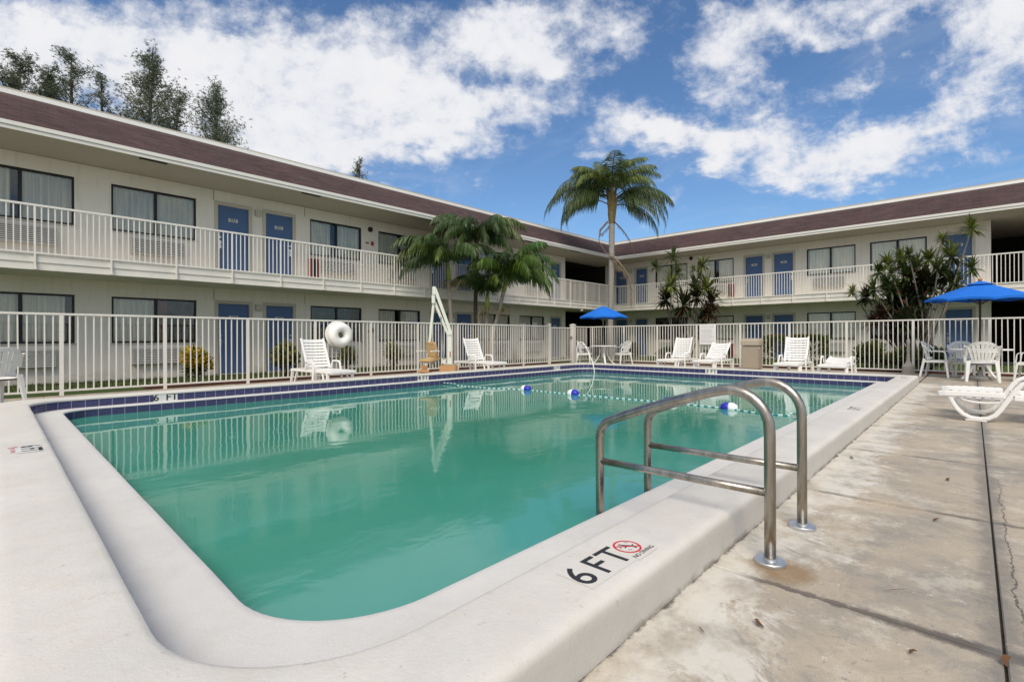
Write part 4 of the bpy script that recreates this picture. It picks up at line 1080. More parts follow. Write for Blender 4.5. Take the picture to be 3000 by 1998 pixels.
for x in (.0, .78):
    fr = sled_side(x).make('side_frame', 'resin_white', t, bevel=.012)
    for k in range(16):
        v, zz = (.10+.082*k, .3610) if k < 6 else (.76+.082*(k-6), .3375)
        b = MB(); b.bar((x-.018,-v,zz),(x+.018,-v,zz),.032,.004); b.make('slot', 'ac_gap', fr)
b = MB()
for k in range(6): v = .10+.082*k; b.bar((.03,-v,.262),(.75,-v,.262),.05,.014)
for k in range(14): v = .76+.082*k; b.bar((.03,-v,.285),(.75,-v,.285),.06,.018)
b.make('seat', 'resin_white', t, bevel=.004)
b = MB(); b.bar((.0,-.325,.215),(.78,-.325,.215),.03,.025,up=(0,0,1)); b.bar((0,-1.75,.2),(.78,-1.75,.2),.03,.025,up=(0,0,1)); b.make('stretcher', 'resin_white', t)

# ------------------------------------------------------------------ deck equipment
# life ring
p = Vector((at(990,981,Y=12.0).x, 12.0, 1.115))
t = thing('life_ring', 'fat white life ring hanging on the far fence above a lounger', 'life ring', p)
b = MB(); n, k = 48, 20; Rm, rt = .195, .125
vs = []; fs = []
for i in range(n):
    a = 2*math.pi*i/n
    for j in range(k):
        c = 2*math.pi*j/k; rr = Rm+rt*math.cos(c); vs.append((rr*math.cos(a), -.135+rt*1.05*math.sin(c), rr*math.sin(a)))
for i in range(n):
    for j in range(k): fs.append((i*k+j, i*k+(j+1)%k, ((i+1)%n)*k+(j+1)%k, ((i+1)%n)*k+j))
b.raw(vs, fs); b.make('ring', 'foam_white', t, smooth=True)
b = MB(); b.lathe([(.02,0),(.30,0),(.34,.012),(.34,.02),(.02,.025)], n=40); q = MB(); q.raw([(v[0], -v[2]+.03, v[1]+.03) for v in b.v], b.f); q.make('backboard', 'foam_white', t, smooth='auto')
b = MB(); b.raw([(.075*math.cos(a), -.03, .075*math.sin(a)) for a in [2*math.pi*i/20 for i in range(20)]], [tuple(range(20))]); b.make('hub_patch', 'foam_yellow', t)
b = MB(); b.bar((.0,-.0,.02),(.0,-.27,.05),.03,.03); b.make('hanger_peg', 'pole_grey', t)

# pool lift
o = at(1318, 1087, Y=10.55); o.z = 0
rd = Vector((ST, -CT, 0)); fd = Vector((CT, ST, 0))
t = thing('pool_lift', 'cream pool lift with tan seat and bent arm standing on the far deck', 'pool lift', o, math.atan2(rd.y, rd.x))  # local x = to the right of the view
def lift(name, m, fn, **kw): b = MB(); fn(b); return b.make(name, m, t, **kw)
lift('base_box', 'lift_box_tan', lambda b: b.box((-.27,-.2,.01),(.19,.22,.285)), bevel=.03)
lift('base_plate', 'lift_cream', lambda b: (b.box((-.17,-.12,.287),(.13,.14,.31)), b.box((-.25,.0,.312),(-.12,.16,.47))), bevel=.02)
lift('mast', 'lift_cream', lambda b: (b.box((-.062,-.06,.311),(.062,.06,1.10)), b.box((-.075,-.075,1.10),(.075,.075,1.24))), bevel=.012)
lift('boom', 'lift_cream', lambda b: (b.bar((.02,-.05,1.20),(-.40,-.05,2.40),.045,.085,up=(1,0,0)), b.bar((-.07,.03,1.17),(-.46,.03,2.12),.05,.075,up=(1,0,0)), b.box((-.47,-.085,2.22),(-.375,.075,2.45)), b.box((-.49,-.075,1.98),(-.40,.07,2.22))), bevel=.01)
lift('hanger_arm', 'lift_cream', lambda b: b.bar((-.43,-.0,2.15),(-.56,0,.90),.07,.07,up=(1,0,0)), bevel=.01)
lift('actuator', 'pole_grey', lambda b: b.tube([(-.17,.0,.46),(-.22,.0,1.0),(-.25,0,1.62)], [.03,.022,.016], 10), smooth='auto')
def seatpad(b):
    b.ribbon([(-.44,0,.50),(-.47,0,.62),(-.50,0,.74),(-.53,0,.86),(-.56,0,.94)], [.44,.46,.46,.44,.34], .07, side=(0.25,1,0))
lift('seat_back', 'lift_tan', seatpad, bevel=.025)
lift('seat_pan', 'lift_tan', lambda b: b.ribbon([(-.40,0,.47),(-.55,-.02,.43),(-.75,-.05,.42),(-.88,-.07,.415)], [.44,.46,.46,.40], .09, side=(.15,1,0)), bevel=.03)
for s in (-1, 1):
    lift('armrest', 'resin_white', lambda b: b.ribbon([(-.48,s*.25,.66),(-.60,s*.25,.675),(-.85,s*.25,.67)], .05, .03, side=(0,1,0)), bevel=.008)
lift('footrest', 'lift_box_tan', lambda b: (b.bar((-.98,-.08,.14),(-.76,-.04,.09),.34,.05), b.bar((-.90,-.05,.30),(-.86,-.05,.12),.2,.03)), bevel=.012)
lift('leg_bar', 'resin_white', lambda b: (b.tube([(-.25,0,.40),(-.40,-.02,.38),(-.55,-.04,.30),(-.80,-.08,.13)], .022, 8), b.tube([(-.80,-.05,.40),(-.85,-.06,.2)], .02, 8)), smooth='auto')
for ch_ in list(t.children):
    if ch_.name.split('.')[0] in ('seat_back', 'seat_pan', 'armrest', 'footrest', 'leg_bar'):
        a_ = R(60); pv = Vector((-.50, 0, 0)); ch_.rotation_euler = (0,0,a_); ch_.location = pv-Matrix.Rotation(a_, 3, 'Z') @ pv
lift('label_strip', 'alarm_red', lambda b: b.box((.0,-.0645,.50),(.028,-.0605,.66)))

# bin, ash urn, rules board
q = at(2203, 1040, X=16.6); t = thing('litter_bin', 'square tan litter bin with domed lid in front of the right hand fence', 'bin', (16.6, q.y, 0), R(3))
b = MB(); b.box((-.25,-.25,.02),(.25,.25,.74)); b.make('bin_body', 'bin_tan', t, bevel=.025)
b = MB(); s = .275
b.raw([(-s,-s,.745),(s,-s,.745),(s,s,.745),(-s,s,.745),(-s,-s,.90),(s,-s,.90),(s,s,.90),(-s,s,.90),(-s*.9,-s*.9,.985),(s*.9,-s*.9,.985),(s*.9,s*.9,.985),(-s*.9,s*.9,.985)],
      [(0,1,2,3),(8,9,10,11)]+[(a,(a+1)%4,4+(a+1)%4,4+a) for a in range(4)]+[(4+a,4+(a+1)%4,8+(a+1)%4,8+a) for a in range(4)]); b.make('bin_lid', 'bin_lid', t, bevel=.03)
b = MB(); b.lathe([(.0,0),(.028,.002),(.03,.012),(.012,.02)], n=14); q2 = MB(); q2.raw([(v[0]-.2, -.25-v[2], v[1]+.68) for v in b.v], b.f); q2.make('lock_button', 'plate_white', t, smooth='auto')
q = at(2661, 1080, X=17.15); t = thing('ash_urn', 'small grey brown ash urn with a narrow neck against the right hand fence', 'ash urn', (17.15, q.y, 0))
b = MB(); b.lathe([(.135,.0),(.14,.02),(.14,.215),(.125,.235),(.07,.30),(.045,.36),(.035,.5),(.032,.80),(.04,.83),(.04,.92),(.02,.95)], n=26); b.make('urn_body', 'urn_grey', t, smooth='auto')
b = MB(); b.lathe([(.152,.0),(.152,.03),(.142,.035)], n=26); b.make('urn_foot', 'urn_grey', t, smooth='auto')
ya, yb = at(2050,980,X=17.55).y, at(2098,980,X=17.55).y
t = thing('rules_board', 'white pool rules board with faint grey text fixed to the right hand fence', 'sign', (17.545, (ya+yb)/2, 1.02))
W, H = ya-yb, .71
b = MB(); b.box((-.006,-W/2,-H/2+.10),(.006,W/2,H/2+.10)); b.make('board', 'room_paper', t, bevel=.003)
b = MB(); O = Vector((-.0065, 0, .10)); XD, YD = (0,-1,0), (0,0,1)
b.text('POOL RULES', .075, O+Vector((0,0,H/2-.075)), XD, YD, 0, lift=.001)
rg = random.Random(9)
for k in range(11):
    z = H/2-.17-k*.045; L = rg.uniform(.30,.46)
    x0 = -.24
    while x0 < -.24+L:
        w = rg.uniform(.025,.07); o2 = O+Vector((-.001, -(x0+w/2), z)); plate(b, o2, XD, YD, w, .014, 0, .0); x0 += w+.015
b.make('lettering', 'ink_grey', t, recalc=False)

# ------------------------------------------------------------------ vegetation
def jit(c, r, a=.25): g = 1+r.uniform(-a, a); return (max(0,c[0]*g*(1+r.uniform(-.1,.1))), max(0,c[1]*g), max(0,c[2]*g*(1+r.uniform(-.15,.15))))
def frond(b, base, az, elev, length, droop, leaf, r, n=34, hang=.5, wl=.035, col=(.05,.09,.025), stem=.018, vshape=.25, stemcol=(.10,.12,.04), bare=.12, twist=0.0):
    base = Vector(base); h = Vector((math.cos(az), math.sin(az), 0)); side0 = Vector((-h.y, h.x, 0))
    pts = [base]; m = 26
    for i in range(m):
        t = i/m; e = elev-droop*(t**1.25); d = h*math.cos(e)+Vector((0,0,1))*math.sin(e)+side0*twist*t
        pts.append(pts[-1]+d.normalized()*length/m)
    b.tube([pts[i] for i in range(0, m+1, 2)], [stem*(1-.85*i/m) for i in range(0, m+1, 2)], 5, 0, col=stemcol)
    for k in range(n):
        t = bare+(1-bare)*(k+.5)/n; f = t*m; i = min(m-1, int(f)); p = pts[i].lerp(pts[i+1], f-i); d = (pts[i+1]-pts[i]).normalized()
        up = (side0.cross(d)).normalized(); up = up if up.z > 0 else -up
        ll = leaf*(math.sin(math.pi*(.12+.80*t))**.7)*r.uniform(.85,1.1)
        for s in (-1, 1):
            dr = (side0*s*(1.0)+d*(.55+.5*t)+up*vshape*r.uniform(.3,1.3)).normalized()
            dr = (dr+Vector((0,0,-1))*hang*r.uniform(.5,1.1)).normalized()
            q1 = p+dr*ll*.5; dr2 = (dr+Vector((0,0,-1))*hang*r.uniform(.6,1.5)).normalized(); q2 = q1+dr2*ll*.5
            wv = d*wl*.5*r.uniform(.8,1.2); c = jit(col, r, .35)
            if r.random() < .16: c = (c[0]*2.1+.02, c[1]*1.8+.02, c[2]*2.0+.012)  # some leaflets coloured paler to imitate light highlights
            b.face([p-wv*.5, p+wv*.5, q1+wv, q1-wv], 0, None, c); b.face([q1-wv, q1+wv, q2+wv*.12, q2-wv*.12], 0, None, c)
def trunk(name, pts, rads, mat, parent, rings=0, n=12, wob=.02):
    b = MB(); P = []; rr = []
    m = max(2, rings if rings else len(pts)*4); pts = [Vector(p) for p in pts]
    for i in range(m+1):
        f = i/m*(len(pts)-1); k = min(len(pts)-2, int(f)); u = f-k
        a = pts[max(0,k-1)]; p1 = pts[k]; p2 = pts[k+1]; c = pts[min(len(pts)-1,k+2)]
        q = 0.5*((2*p1)+(p2-a)*u+(2*a-5*p1+4*p2-c)*u*u+(3*p1-a-3*p2+c)*u**3)
        P.append(q); r = rads[k]+(rads[k+1]-rads[k])*u; rr.append(r*(1+(.06 if i % 2 else -.03)*(1 if rings else .5)))
    b.tube(P, rr, n); return b.make(name, mat, parent, smooth=True)

# --- tall queen palm near the corner
QP = Vector((20.0, 12.43, 0)); t = thing('palm_tree', 'tall single palm with grey trunk and shaggy crown rising above the roof corner', 'palm tree', QP)
right = Vector((ST,-CT,0)); away = Vector((CT,ST,0))
trunk('trunk', [(0,0,-.1),right*-.02+Vector((0,0,2)),right*.03+Vector((0,0,4)),right*.06+Vector((0,0,6.6))], [.15,.125,.13,.135], 'bark_grey', t, rings=90, n=16)
b = MB(); rq = random.Random(21)
for k in range(16):
    a = rq.uniform(0,6.28); z0 = 6.4+k*.075; c, s = math.cos(a), math.sin(a); o = right*.06
    b.bar(Vector((c*.10,s*.10,z0))+o, Vector((c*.27,s*.27,z0+.85))+o, .16, .05, w2=.05, h2=.03)
b.tube([Vector((0,0,6.4))+right*.06, Vector((0,0,6.9))+right*.06, Vector((0,0,7.6))+right*.06, Vector((0,0,8.0))+right*.06],[.145,.19,.16,.09],12)
b.make('frond_boots', 'boot_brown', t, smooth='auto')
azr = math.atan2(right.y, right.x)   # azimuth pointing right in the view
# (azimuth offset from view-right, elevation, length, droop, hang)
QF = [(182,30,3.4,134,1.7),(176,44,4.0,140,1.5),(195,26,3.2,128,1.7),(165,38,3.3,138,1.5),(187,52,3.8,146,1.3),(-14,36,3.5,138,1.6),(-25,18,3.1,122,1.7),(12,48,3.1,102,1.0),(-5,46,3.3,108,1.1),
      (170,74,2.5,78,.7),(12,76,2.5,80,.7),(200,70,2.6,96,.8),(-20,72,2.6,96,.8),(180,64,2.3,100,.7),(177,40,4.2,132,1.2),(190,42,3.5,156,1.3),(170,26,3.1,135,1.5),(160,58,2.9,128,.9),(205,60,2.6,140,.8),
      (0,54,2.6,92,.7),(4,40,3.4,104,.9),(-16,28,3.5,136,1.3),(-8,8,3.0,105,1.5),(-35,62,2.6,128,.8),(25,58,2.7,108,.8),
      (265,76,2.3,95,.6),(285,64,2.4,118,.7),(240,66,2.4,112,.7),(60,76,2.3,72,.6),(118,80,2.0,48,.6),(95,62,2.7,108,.8),(140,52,2.9,122,1.0),(40,40,2.9,122,1.1)]
for a, e, L, dr, hg in QF:
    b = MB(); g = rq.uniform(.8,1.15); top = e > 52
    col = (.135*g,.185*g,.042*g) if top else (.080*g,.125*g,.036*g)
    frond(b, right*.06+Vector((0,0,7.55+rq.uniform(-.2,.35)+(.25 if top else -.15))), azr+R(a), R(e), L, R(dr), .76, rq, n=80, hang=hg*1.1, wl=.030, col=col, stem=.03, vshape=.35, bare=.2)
    b.make('frond', 'foliage', t, recalc=False)
for a, e, L, dr in ((-6,-42,2.0,38),(172,-60,.9,-30)):
    b = MB(); frond(b, right*.10+Vector((0,0,6.55)), azr+R(a), R(e), L, R(dr), .3, rq, n=14, hang=1.2, wl=.03, col=(.20,.13,.065), stem=.035, stemcol=(.24,.17,.10)); b.make('dead_frond', 'foliage', t, recalc=False)
b = MB(); o = right*.06
P = [Vector((0,0,6.5))+o-right*.2, Vector((0,0,6.1))+o-right*.55, Vector((0,0,5.6))+o-right*.62, Vector((0,0,5.1))+o-right*.35, Vector((0,0,4.8))+o-right*.1-away*.2, Vector((0,0,4.7))+o+right*.1-away*.25]
b.tube(P, [.05,.05,.018,.018,.03,.05], 7)
P = [Vector((0,0,4.85))+o-right*.05-away*.22, Vector((0,0,4.55))+o+right*.25-away*.25, Vector((0,0,4.25))+o+right*.5-away*.25, Vector((0,0,3.8))+o+right*.78-away*.22, Vector((0,0,3.2))+o+right*.86-away*.2, Vector((0,0,2.7))+o+right*.83-away*.2]
b.tube(P, [.045,.065,.055,.04,.03,.01], 7)
for i in range(120):
    f = rq.uniform(0,1); k = min(4, int(f*5)); p = P[k].lerp(P[k+1], f*5-k); L = rq.uniform(.15,.55)
    q = p+Vector((rq.uniform(-.12,.12), rq.uniform(-.1,.1), -L)); w = right*.012
    b.face([p-w, p+w, q])
b.make('dead_frond', 'dead_palm', t, smooth=False, recalc=False)

# --- clump of small palms on the left lawn
def small_palm(label, base, pts, rad, fr, shaft, seed, mat='bark_ring', green=(.052,.098,.027)):
    t = thing('palm_tree', label, 'palm tree', base, 0, 'small palms in the clump on the far lawn'); r = random.Random(seed)
    top = Vector(pts[-1]); trunk('trunk', pts, [rad*1.25]+[rad]*(len(pts)-1), mat, t, rings=50, n=12)
    if shaft:
        d = (Vector(pts[-1])-Vector(pts[-2])).normalized(); b = MB(); b.tube([top-d*.05, top+d*.25, top+d*.62], [rad*1.1, rad*1.15, rad*.6], 12); b.make('crownshaft', 'crownshaft_green', t, smooth=True); top = top+d*.55
    for a, e, L, dr, hg in fr:
        b = MB(); g = r.uniform(.7,1.25); c = (green[0]*g, green[1]*g, green[2]*g)
        if r.random() < .3: c = (c[0]*1.7, c[1]*1.4, c[2])
        frond(b, top, azr+R(a), R(e), L, R(dr*1.06), .64, r, n=66, hang=hg*1.5, wl=.042, col=c, stem=.02, vshape=.35, bare=.12)
        b.make('frond', 'foliage', t, recalc=False)
    return t
def infl(t, o, r, n=90, spread=.45):
    b = MB()
    for i in range(n):
        a = r.uniform(0,6.28); L = r.uniform(.4,1)*spread; p = Vector(o); q = p+Vector((math.cos(a)*L, math.sin(a)*L, r.uniform(-.25,.12))); q2 = q+Vector((math.cos(a)*.08, math.sin(a)*.08, -r.uniform(.05,.22)))
        w = Vector((-math.sin(a), math.cos(a), 0))*.010; c = jit((.24,.19,.075), r)
        b.face([p-w*.4, p+w*.4, q+w, q-w], 0, None, c); b.face([q-w, q+w, q2], 0, None, c)
    b.make('flower_stalk', 'foliage', t, recalc=False)
B1 = at(1325,1000,Y=13.3); B1.z = 0
FR1 = [(182,42,2.3,112,.7),(196,68,2.5,118,.7),(160,60,2.2,100,.75),(210,30,2.1,105,.9),(230,60,2.2,120,.8),(265,50,2.0,120,.9),(310,55,2.1,115,.8),(10,60,2.2,110,.7),(60,60,2.1,105,.7),(110,60,2.2,110,.7),(250,70,2.1,112,.8),(190,55,2.3,120,.8)]
p1 = small_palm('leftmost small palm of the clump, straight trunk just right of the pool lift arm', B1, [(0,0,-.1),right*-.02+Vector((0,0,1.2)),right*-.08+Vector((0,0,2.3)),right*-.12+Vector((0,0,3.1))], .07, FR1, True, 31)
infl(p1, right*-.12+Vector((0,0,3.0)), random.Random(2)); infl(p1, right*.25+Vector((0,0,3.0)), random.Random(3), 50, .35)
B2 = at(1393,1000,Y=13.6); B2.z = 0
FR2 = [(175,52,2.3,118,.75),(200,72,2.3,120,.7),(230,45,2.2,125,.9),(260,62,2.2,125,.85),(285,40,2.1,120,1.0),(310,65,2.2,120,.8),(340,48,2.2,115,.8),(5,68,2.3,115,.7),(40,62,2.2,110,.7),(90,66,2.2,105,.7),(130,66,2.2,110,.7),(245,25,2.0,110,1.1),(325,25,2.0,105,1.0),(215,58,2.3,122,.8),(298,55,2.3,122,.8)]
small_palm('tallest small palm of the clump, thin trunk crossing the walkway railing', B2, [(0,0,-.1),(0,0,1.5),right*.02+Vector((0,0,3.0)),right*.06+Vector((0,0,4.15))], .075, FR2, True, 32, 'bark_dark')
B3 = at(1425,1000,Y=13.0); B3.z = 0
FR3 = [(190,72,1.7,120,.9),(240,76,1.8,120,.9),(290,70,1.7,125,.9),(340,70,1.9,115,.8),(20,72,1.9,100,.7),(90,76,1.8,90,.7),(140,70,1.7,100,.8)]
p3 = small_palm('shortest palm of the clump with a bright yellow green shaft', B3, [(0,0,-.1),(0,0,.8),right*.02+Vector((0,0,1.6)),right*.03+Vector((0,0,2.1))], .075, FR3, True, 33)
infl(p3, right*-.15+Vector((0,0,2.0)), random.Random(5), 70, .5)
B4 = at(1435,1000,Y=12.8); B4.z = 0
FR4 = [(0,48,2.3,118,.8),(15,66,2.3,110,.7),(-20,35,2.2,120,.9),(-45,62,2.1,120,.85),(300,50,1.9,120,.9),(265,70,1.9,115,.8),(225,60,1.8,110,.8),(180,64,1.8,110,.8),(60,64,2.1,105,.7),(110,66,2.0,100,.7),(150,66,1.9,105,.7),(-8,22,2.1,112,1.0),(330,76,2.1,90,.7)]
p4 = small_palm('rightmost palm of the clump, its trunk leaning to the right', B4, [(0,0,-.1),right*.06+Vector((0,0,.9)),right*.28+Vector((0,0,1.8)),right*.52+Vector((0,0,2.75))], .07, FR4, True, 34, green=(.050,.115,.024))
infl(p4, right*.45+Vector((0,0,2.1)), random.Random(6), 60, .4)

# --- leafy shrubs
def shrub(name, label, cat, c, rx, ry, h, cols, seed, n=700, leaf=.10, wl=.035, z0=.12, group=None, flowers=None, boxy=False):
    t = thing(name, label, cat, (c[0], c[1], -.02), 0, group); r = random.Random(seed); b = MB()
    lobes = [(r.uniform(-.45,.45)*rx, r.uniform(-.45,.45)*ry, r.uniform(.35,.8)*h, r.uniform(.4,.62)) for _ in range(9)]
    for i in range(n):
        if boxy:
            p = Vector((r.uniform(-rx,rx), r.uniform(-ry,ry), z0+(h-z0)*r.random()**.6))
            if abs(p.x) < rx*.7 and abs(p.y) < ry*.8 and p.z < h*.85: p.z = h*r.uniform(.85,1.0)
            nrm = Vector((p.x/rx, p.y/ry, (p.z-h*.4)/h*1.6))
        else:
            lx, ly, lz, lr = r.choice(lobes); a = r.uniform(0,6.28); u = r.uniform(-.7,1); q = math.sqrt(1-u*u)
            d = Vector((q*math.cos(a), q*math.sin(a), u)); s = lr*r.uniform(.6,1.08)
            p = Vector((lx+d.x*s*rx, ly+d.y*s*ry, max(z0, lz+d.z*s*h*.5))); nrm = d
        nrm = (nrm+Vector((r.uniform(-.6,.6), r.uniform(-.6,.6), r.uniform(.1,.9)))).normalized()
        tx = nrm.cross(Vector((r.uniform(-1,1), r.uniform(-1,1), r.uniform(-1,1)))).normalized()
        L = leaf*r.uniform(.7,1.3); W = wl*r.uniform(.8,1.2)
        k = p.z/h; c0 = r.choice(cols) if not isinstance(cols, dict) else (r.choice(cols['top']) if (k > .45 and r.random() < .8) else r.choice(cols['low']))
        cc = jit(c0, r, .3); e = p+nrm*L; mdl = p+nrm*L*.5
        b.face([p, mdl+tx*W/2, e, mdl-tx*W/2], 0, None, cc)
        if flowers and k > .4 and r.random() < flowers[1]:
            for _ in range(5):
                o = e+Vector((r.uniform(-.03,.03), r.uniform(-.03,.03), r.uniform(-.02,.03))); f = .016
                b.face([o+Vector((-f,0,-f)), o+Vector((f,0,-f)), o+Vector((f,.01,f)), o+Vector((-f,.01,f))], 0, None, jit(flowers[0], r, .3))
    b.make('leaves', 'foliage', t, recalc=False)
    b = MB()
    for i in range(6):
        a = r.uniform(0,6.28); b.tube([(0,0,-.03),(math.cos(a)*rx*.25, math.sin(a)*ry*.25, h*.3),(math.cos(a)*rx*.5, math.sin(a)*ry*.5, h*.62)], [.018,.013,.007], 5)
    b.make('stems', 'bark_dark', t, smooth=True)
    return t
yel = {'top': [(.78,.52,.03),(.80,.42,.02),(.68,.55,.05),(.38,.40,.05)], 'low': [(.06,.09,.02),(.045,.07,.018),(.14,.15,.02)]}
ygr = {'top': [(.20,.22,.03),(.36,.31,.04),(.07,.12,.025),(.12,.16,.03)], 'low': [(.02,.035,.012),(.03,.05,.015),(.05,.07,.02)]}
G1 = 'variegated shrubs in the bed behind the far fence'
def gpt(x, Y): q = at(x, 1100, Y=Y); return (q.x, q.y)
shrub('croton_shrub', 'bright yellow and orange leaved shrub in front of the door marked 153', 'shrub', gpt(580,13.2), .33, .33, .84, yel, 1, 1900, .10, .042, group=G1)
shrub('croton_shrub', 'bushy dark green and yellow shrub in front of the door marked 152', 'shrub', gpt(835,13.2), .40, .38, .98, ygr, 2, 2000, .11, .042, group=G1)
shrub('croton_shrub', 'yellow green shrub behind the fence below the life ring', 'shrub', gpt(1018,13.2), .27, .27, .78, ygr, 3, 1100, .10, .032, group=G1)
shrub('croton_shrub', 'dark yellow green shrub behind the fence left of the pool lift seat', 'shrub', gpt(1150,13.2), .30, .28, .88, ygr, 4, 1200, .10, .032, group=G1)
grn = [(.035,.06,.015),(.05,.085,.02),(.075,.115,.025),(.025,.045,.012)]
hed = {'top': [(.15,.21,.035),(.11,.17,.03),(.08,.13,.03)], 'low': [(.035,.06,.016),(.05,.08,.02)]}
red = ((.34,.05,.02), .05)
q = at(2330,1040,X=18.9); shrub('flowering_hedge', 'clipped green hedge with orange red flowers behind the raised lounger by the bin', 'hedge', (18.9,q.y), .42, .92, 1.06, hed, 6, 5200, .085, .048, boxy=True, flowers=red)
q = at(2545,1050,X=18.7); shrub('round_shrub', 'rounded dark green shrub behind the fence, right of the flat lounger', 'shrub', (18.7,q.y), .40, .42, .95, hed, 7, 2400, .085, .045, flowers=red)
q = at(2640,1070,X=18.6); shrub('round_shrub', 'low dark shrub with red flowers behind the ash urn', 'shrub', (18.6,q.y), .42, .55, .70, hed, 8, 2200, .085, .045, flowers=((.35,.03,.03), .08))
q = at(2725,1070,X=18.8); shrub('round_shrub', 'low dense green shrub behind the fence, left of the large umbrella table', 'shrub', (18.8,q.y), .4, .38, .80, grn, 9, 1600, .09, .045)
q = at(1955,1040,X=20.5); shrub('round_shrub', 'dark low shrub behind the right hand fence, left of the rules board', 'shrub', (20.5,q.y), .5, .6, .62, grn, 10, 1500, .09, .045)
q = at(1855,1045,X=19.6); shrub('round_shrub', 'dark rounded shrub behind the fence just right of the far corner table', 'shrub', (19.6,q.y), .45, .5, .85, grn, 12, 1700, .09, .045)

# --- spiky dracaena clumps: a rosette of sword leaves on top of each bare stem
def rosette(b, o, rad, r, n=46, col=(.06,.10,.02), dead=0.0):
    o = Vector(o)
    for i in range(n):
        a = r.uniform(0,6.28); e = r.uniform(-.75, 1.45); d = Vector((math.cos(a)*math.cos(e), math.sin(a)*math.cos(e), math.sin(e)))
        L = rad*r.uniform(.75,1.15); s = d.cross(Vector((0,0,1))).normalized() if abs(d.z) < .98 else Vector((1,0,0))
        w = s*rad*.060; p0 = o+d*rad*.04; p1 = o+d*L*.55; p2 = p1+(d+Vector((0,0,-.35))).normalized()*L*.5
        c = jit(col if r.random() > dead else (.13,.055,.03), r, .4)
        b.face([p0-w*.6, p0+w*.6, p1+w, p1-w], 0, None, c); b.face([p1-w, p1+w, p2], 0, None, c)
def dracaena(label, base_px, X, heads, seed, col=(.055,.085,.02)):
    q = at(base_px, 1010, X=X); base = Vector((X, q.y, -.02)); t = thing('dracaena', label, 'dracaena', base); r = random.Random(seed)
    for h in heads:
        x, y, rp = h[:3]; dx = r.uniform(-.45,.45); p = at(x, y, X=X+dx)-base; d = (p+base).dot(Vector((CT,ST,0))); rad = rp*d/F_PX*1.12
        kind = h[3] if len(h) > 3 else 'g'
        cc = {'g': (.088,.130,.036), 'y': (.19,.225,.05), 'd': (.036,.052,.020), 'b': (.085,.045,.028)}[kind]
        b = MB(); rosette(b, p, rad*1.22, r, 80 if kind != 'd' else 110, cc, .15 if kind == 'd' else .04)
        ro = b.make('leaf_rosette', 'foliage', t, recalc=False)
        b = MB(); s0 = Vector((r.uniform(-.25,.25), r.uniform(-.3,.3), 0)); mid = s0.lerp(p, .5); mid.z = p.z*.5; mid += Vector((r.uniform(-.15,.15), r.uniform(-.15,.15), 0))
        b.tube([s0, mid, p-(p-mid)*.12, p], [.035,.026,.018,.012], 6); b.make('stem', 'stem_grey', t, smooth=True)
    return t
H1 = [(1921,782,20,'g'),(1973,755,26,'g'),(1985,800,24,'g'),(1965,838,36,'y'),(1950,880,34,'d'),(2004,897,44,'d'),(2032,790,14,'y'),(2058,780,24,'y'),(2036,848,36,'g'),(2072,850,40,'y'),(2040,872,30,'d'),(2085,888,38,'b'),(2078,922,36,'b'),(2060,940,26,'d')]
dracaena('thin stemmed spiky dracaena clump above and left of the rules board', 1995, 20.6, H1, 41)
H2 = [(2497,857,20,'y'),(2575,797,28,'g'),(2603,775,30,'y'),(2612,803,18,'g'),(2645,757,30,'y'),(2664,748,24,'g'),(2642,778,26,'y'),(2685,785,36,'g'),(2722,762,32,'y'),(2595,832,26,'g'),(2560,850,34,'g'),(2538,872,30,'d'),(2660,812,42,'g'),(2700,830,44,'d'),(2612,850,36,'g'),(2748,790,36,'g'),(2798,832,40,'g'),(2790,752,40,'y'),(2762,702,22,'y'),(2848,670,32,'y'),(2848,786,28,'g'),(2640,875,60,'d'),(2690,868,56,'d'),(2620,900,50,'d'),(2660,905,56,'d'),(2730,840,40,'d'),(2770,810,36,'d'),(2580,925,34,'b'),(2560,945,30,'b'),(2650,950,46,'d'),(2620,975,40,'b'),(2690,960,36,'d')]
dracaena('large dense spiky dracaena clump just left of the big blue umbrella', 2680, 19.7, H2, 42)
# sparse dark spiky plant behind the far fence
q = at(1508, 1060, Y=13.0); t = thing('spiky_plant', 'small bare dark spiky plant behind the far fence, right of the second lounger', 'plant', (q.x, 13.0, -.02)); r = random.Random(8)
b = MB()
for i in range(34):
    a = r.uniform(0,6.28); L = r.uniform(.35,.9); sp = r.uniform(.05,.22); p = Vector((math.cos(a)*.05, math.sin(a)*.05, 0)); e = Vector((math.cos(a)*sp, math.sin(a)*sp, L)); w = Vector((-math.sin(a), math.cos(a), 0))*.012
    b.face([p-w, p+w, e], 0, None, jit((.03,.03,.022), r))
b.make('leaves', 'foliage', t, recalc=False)

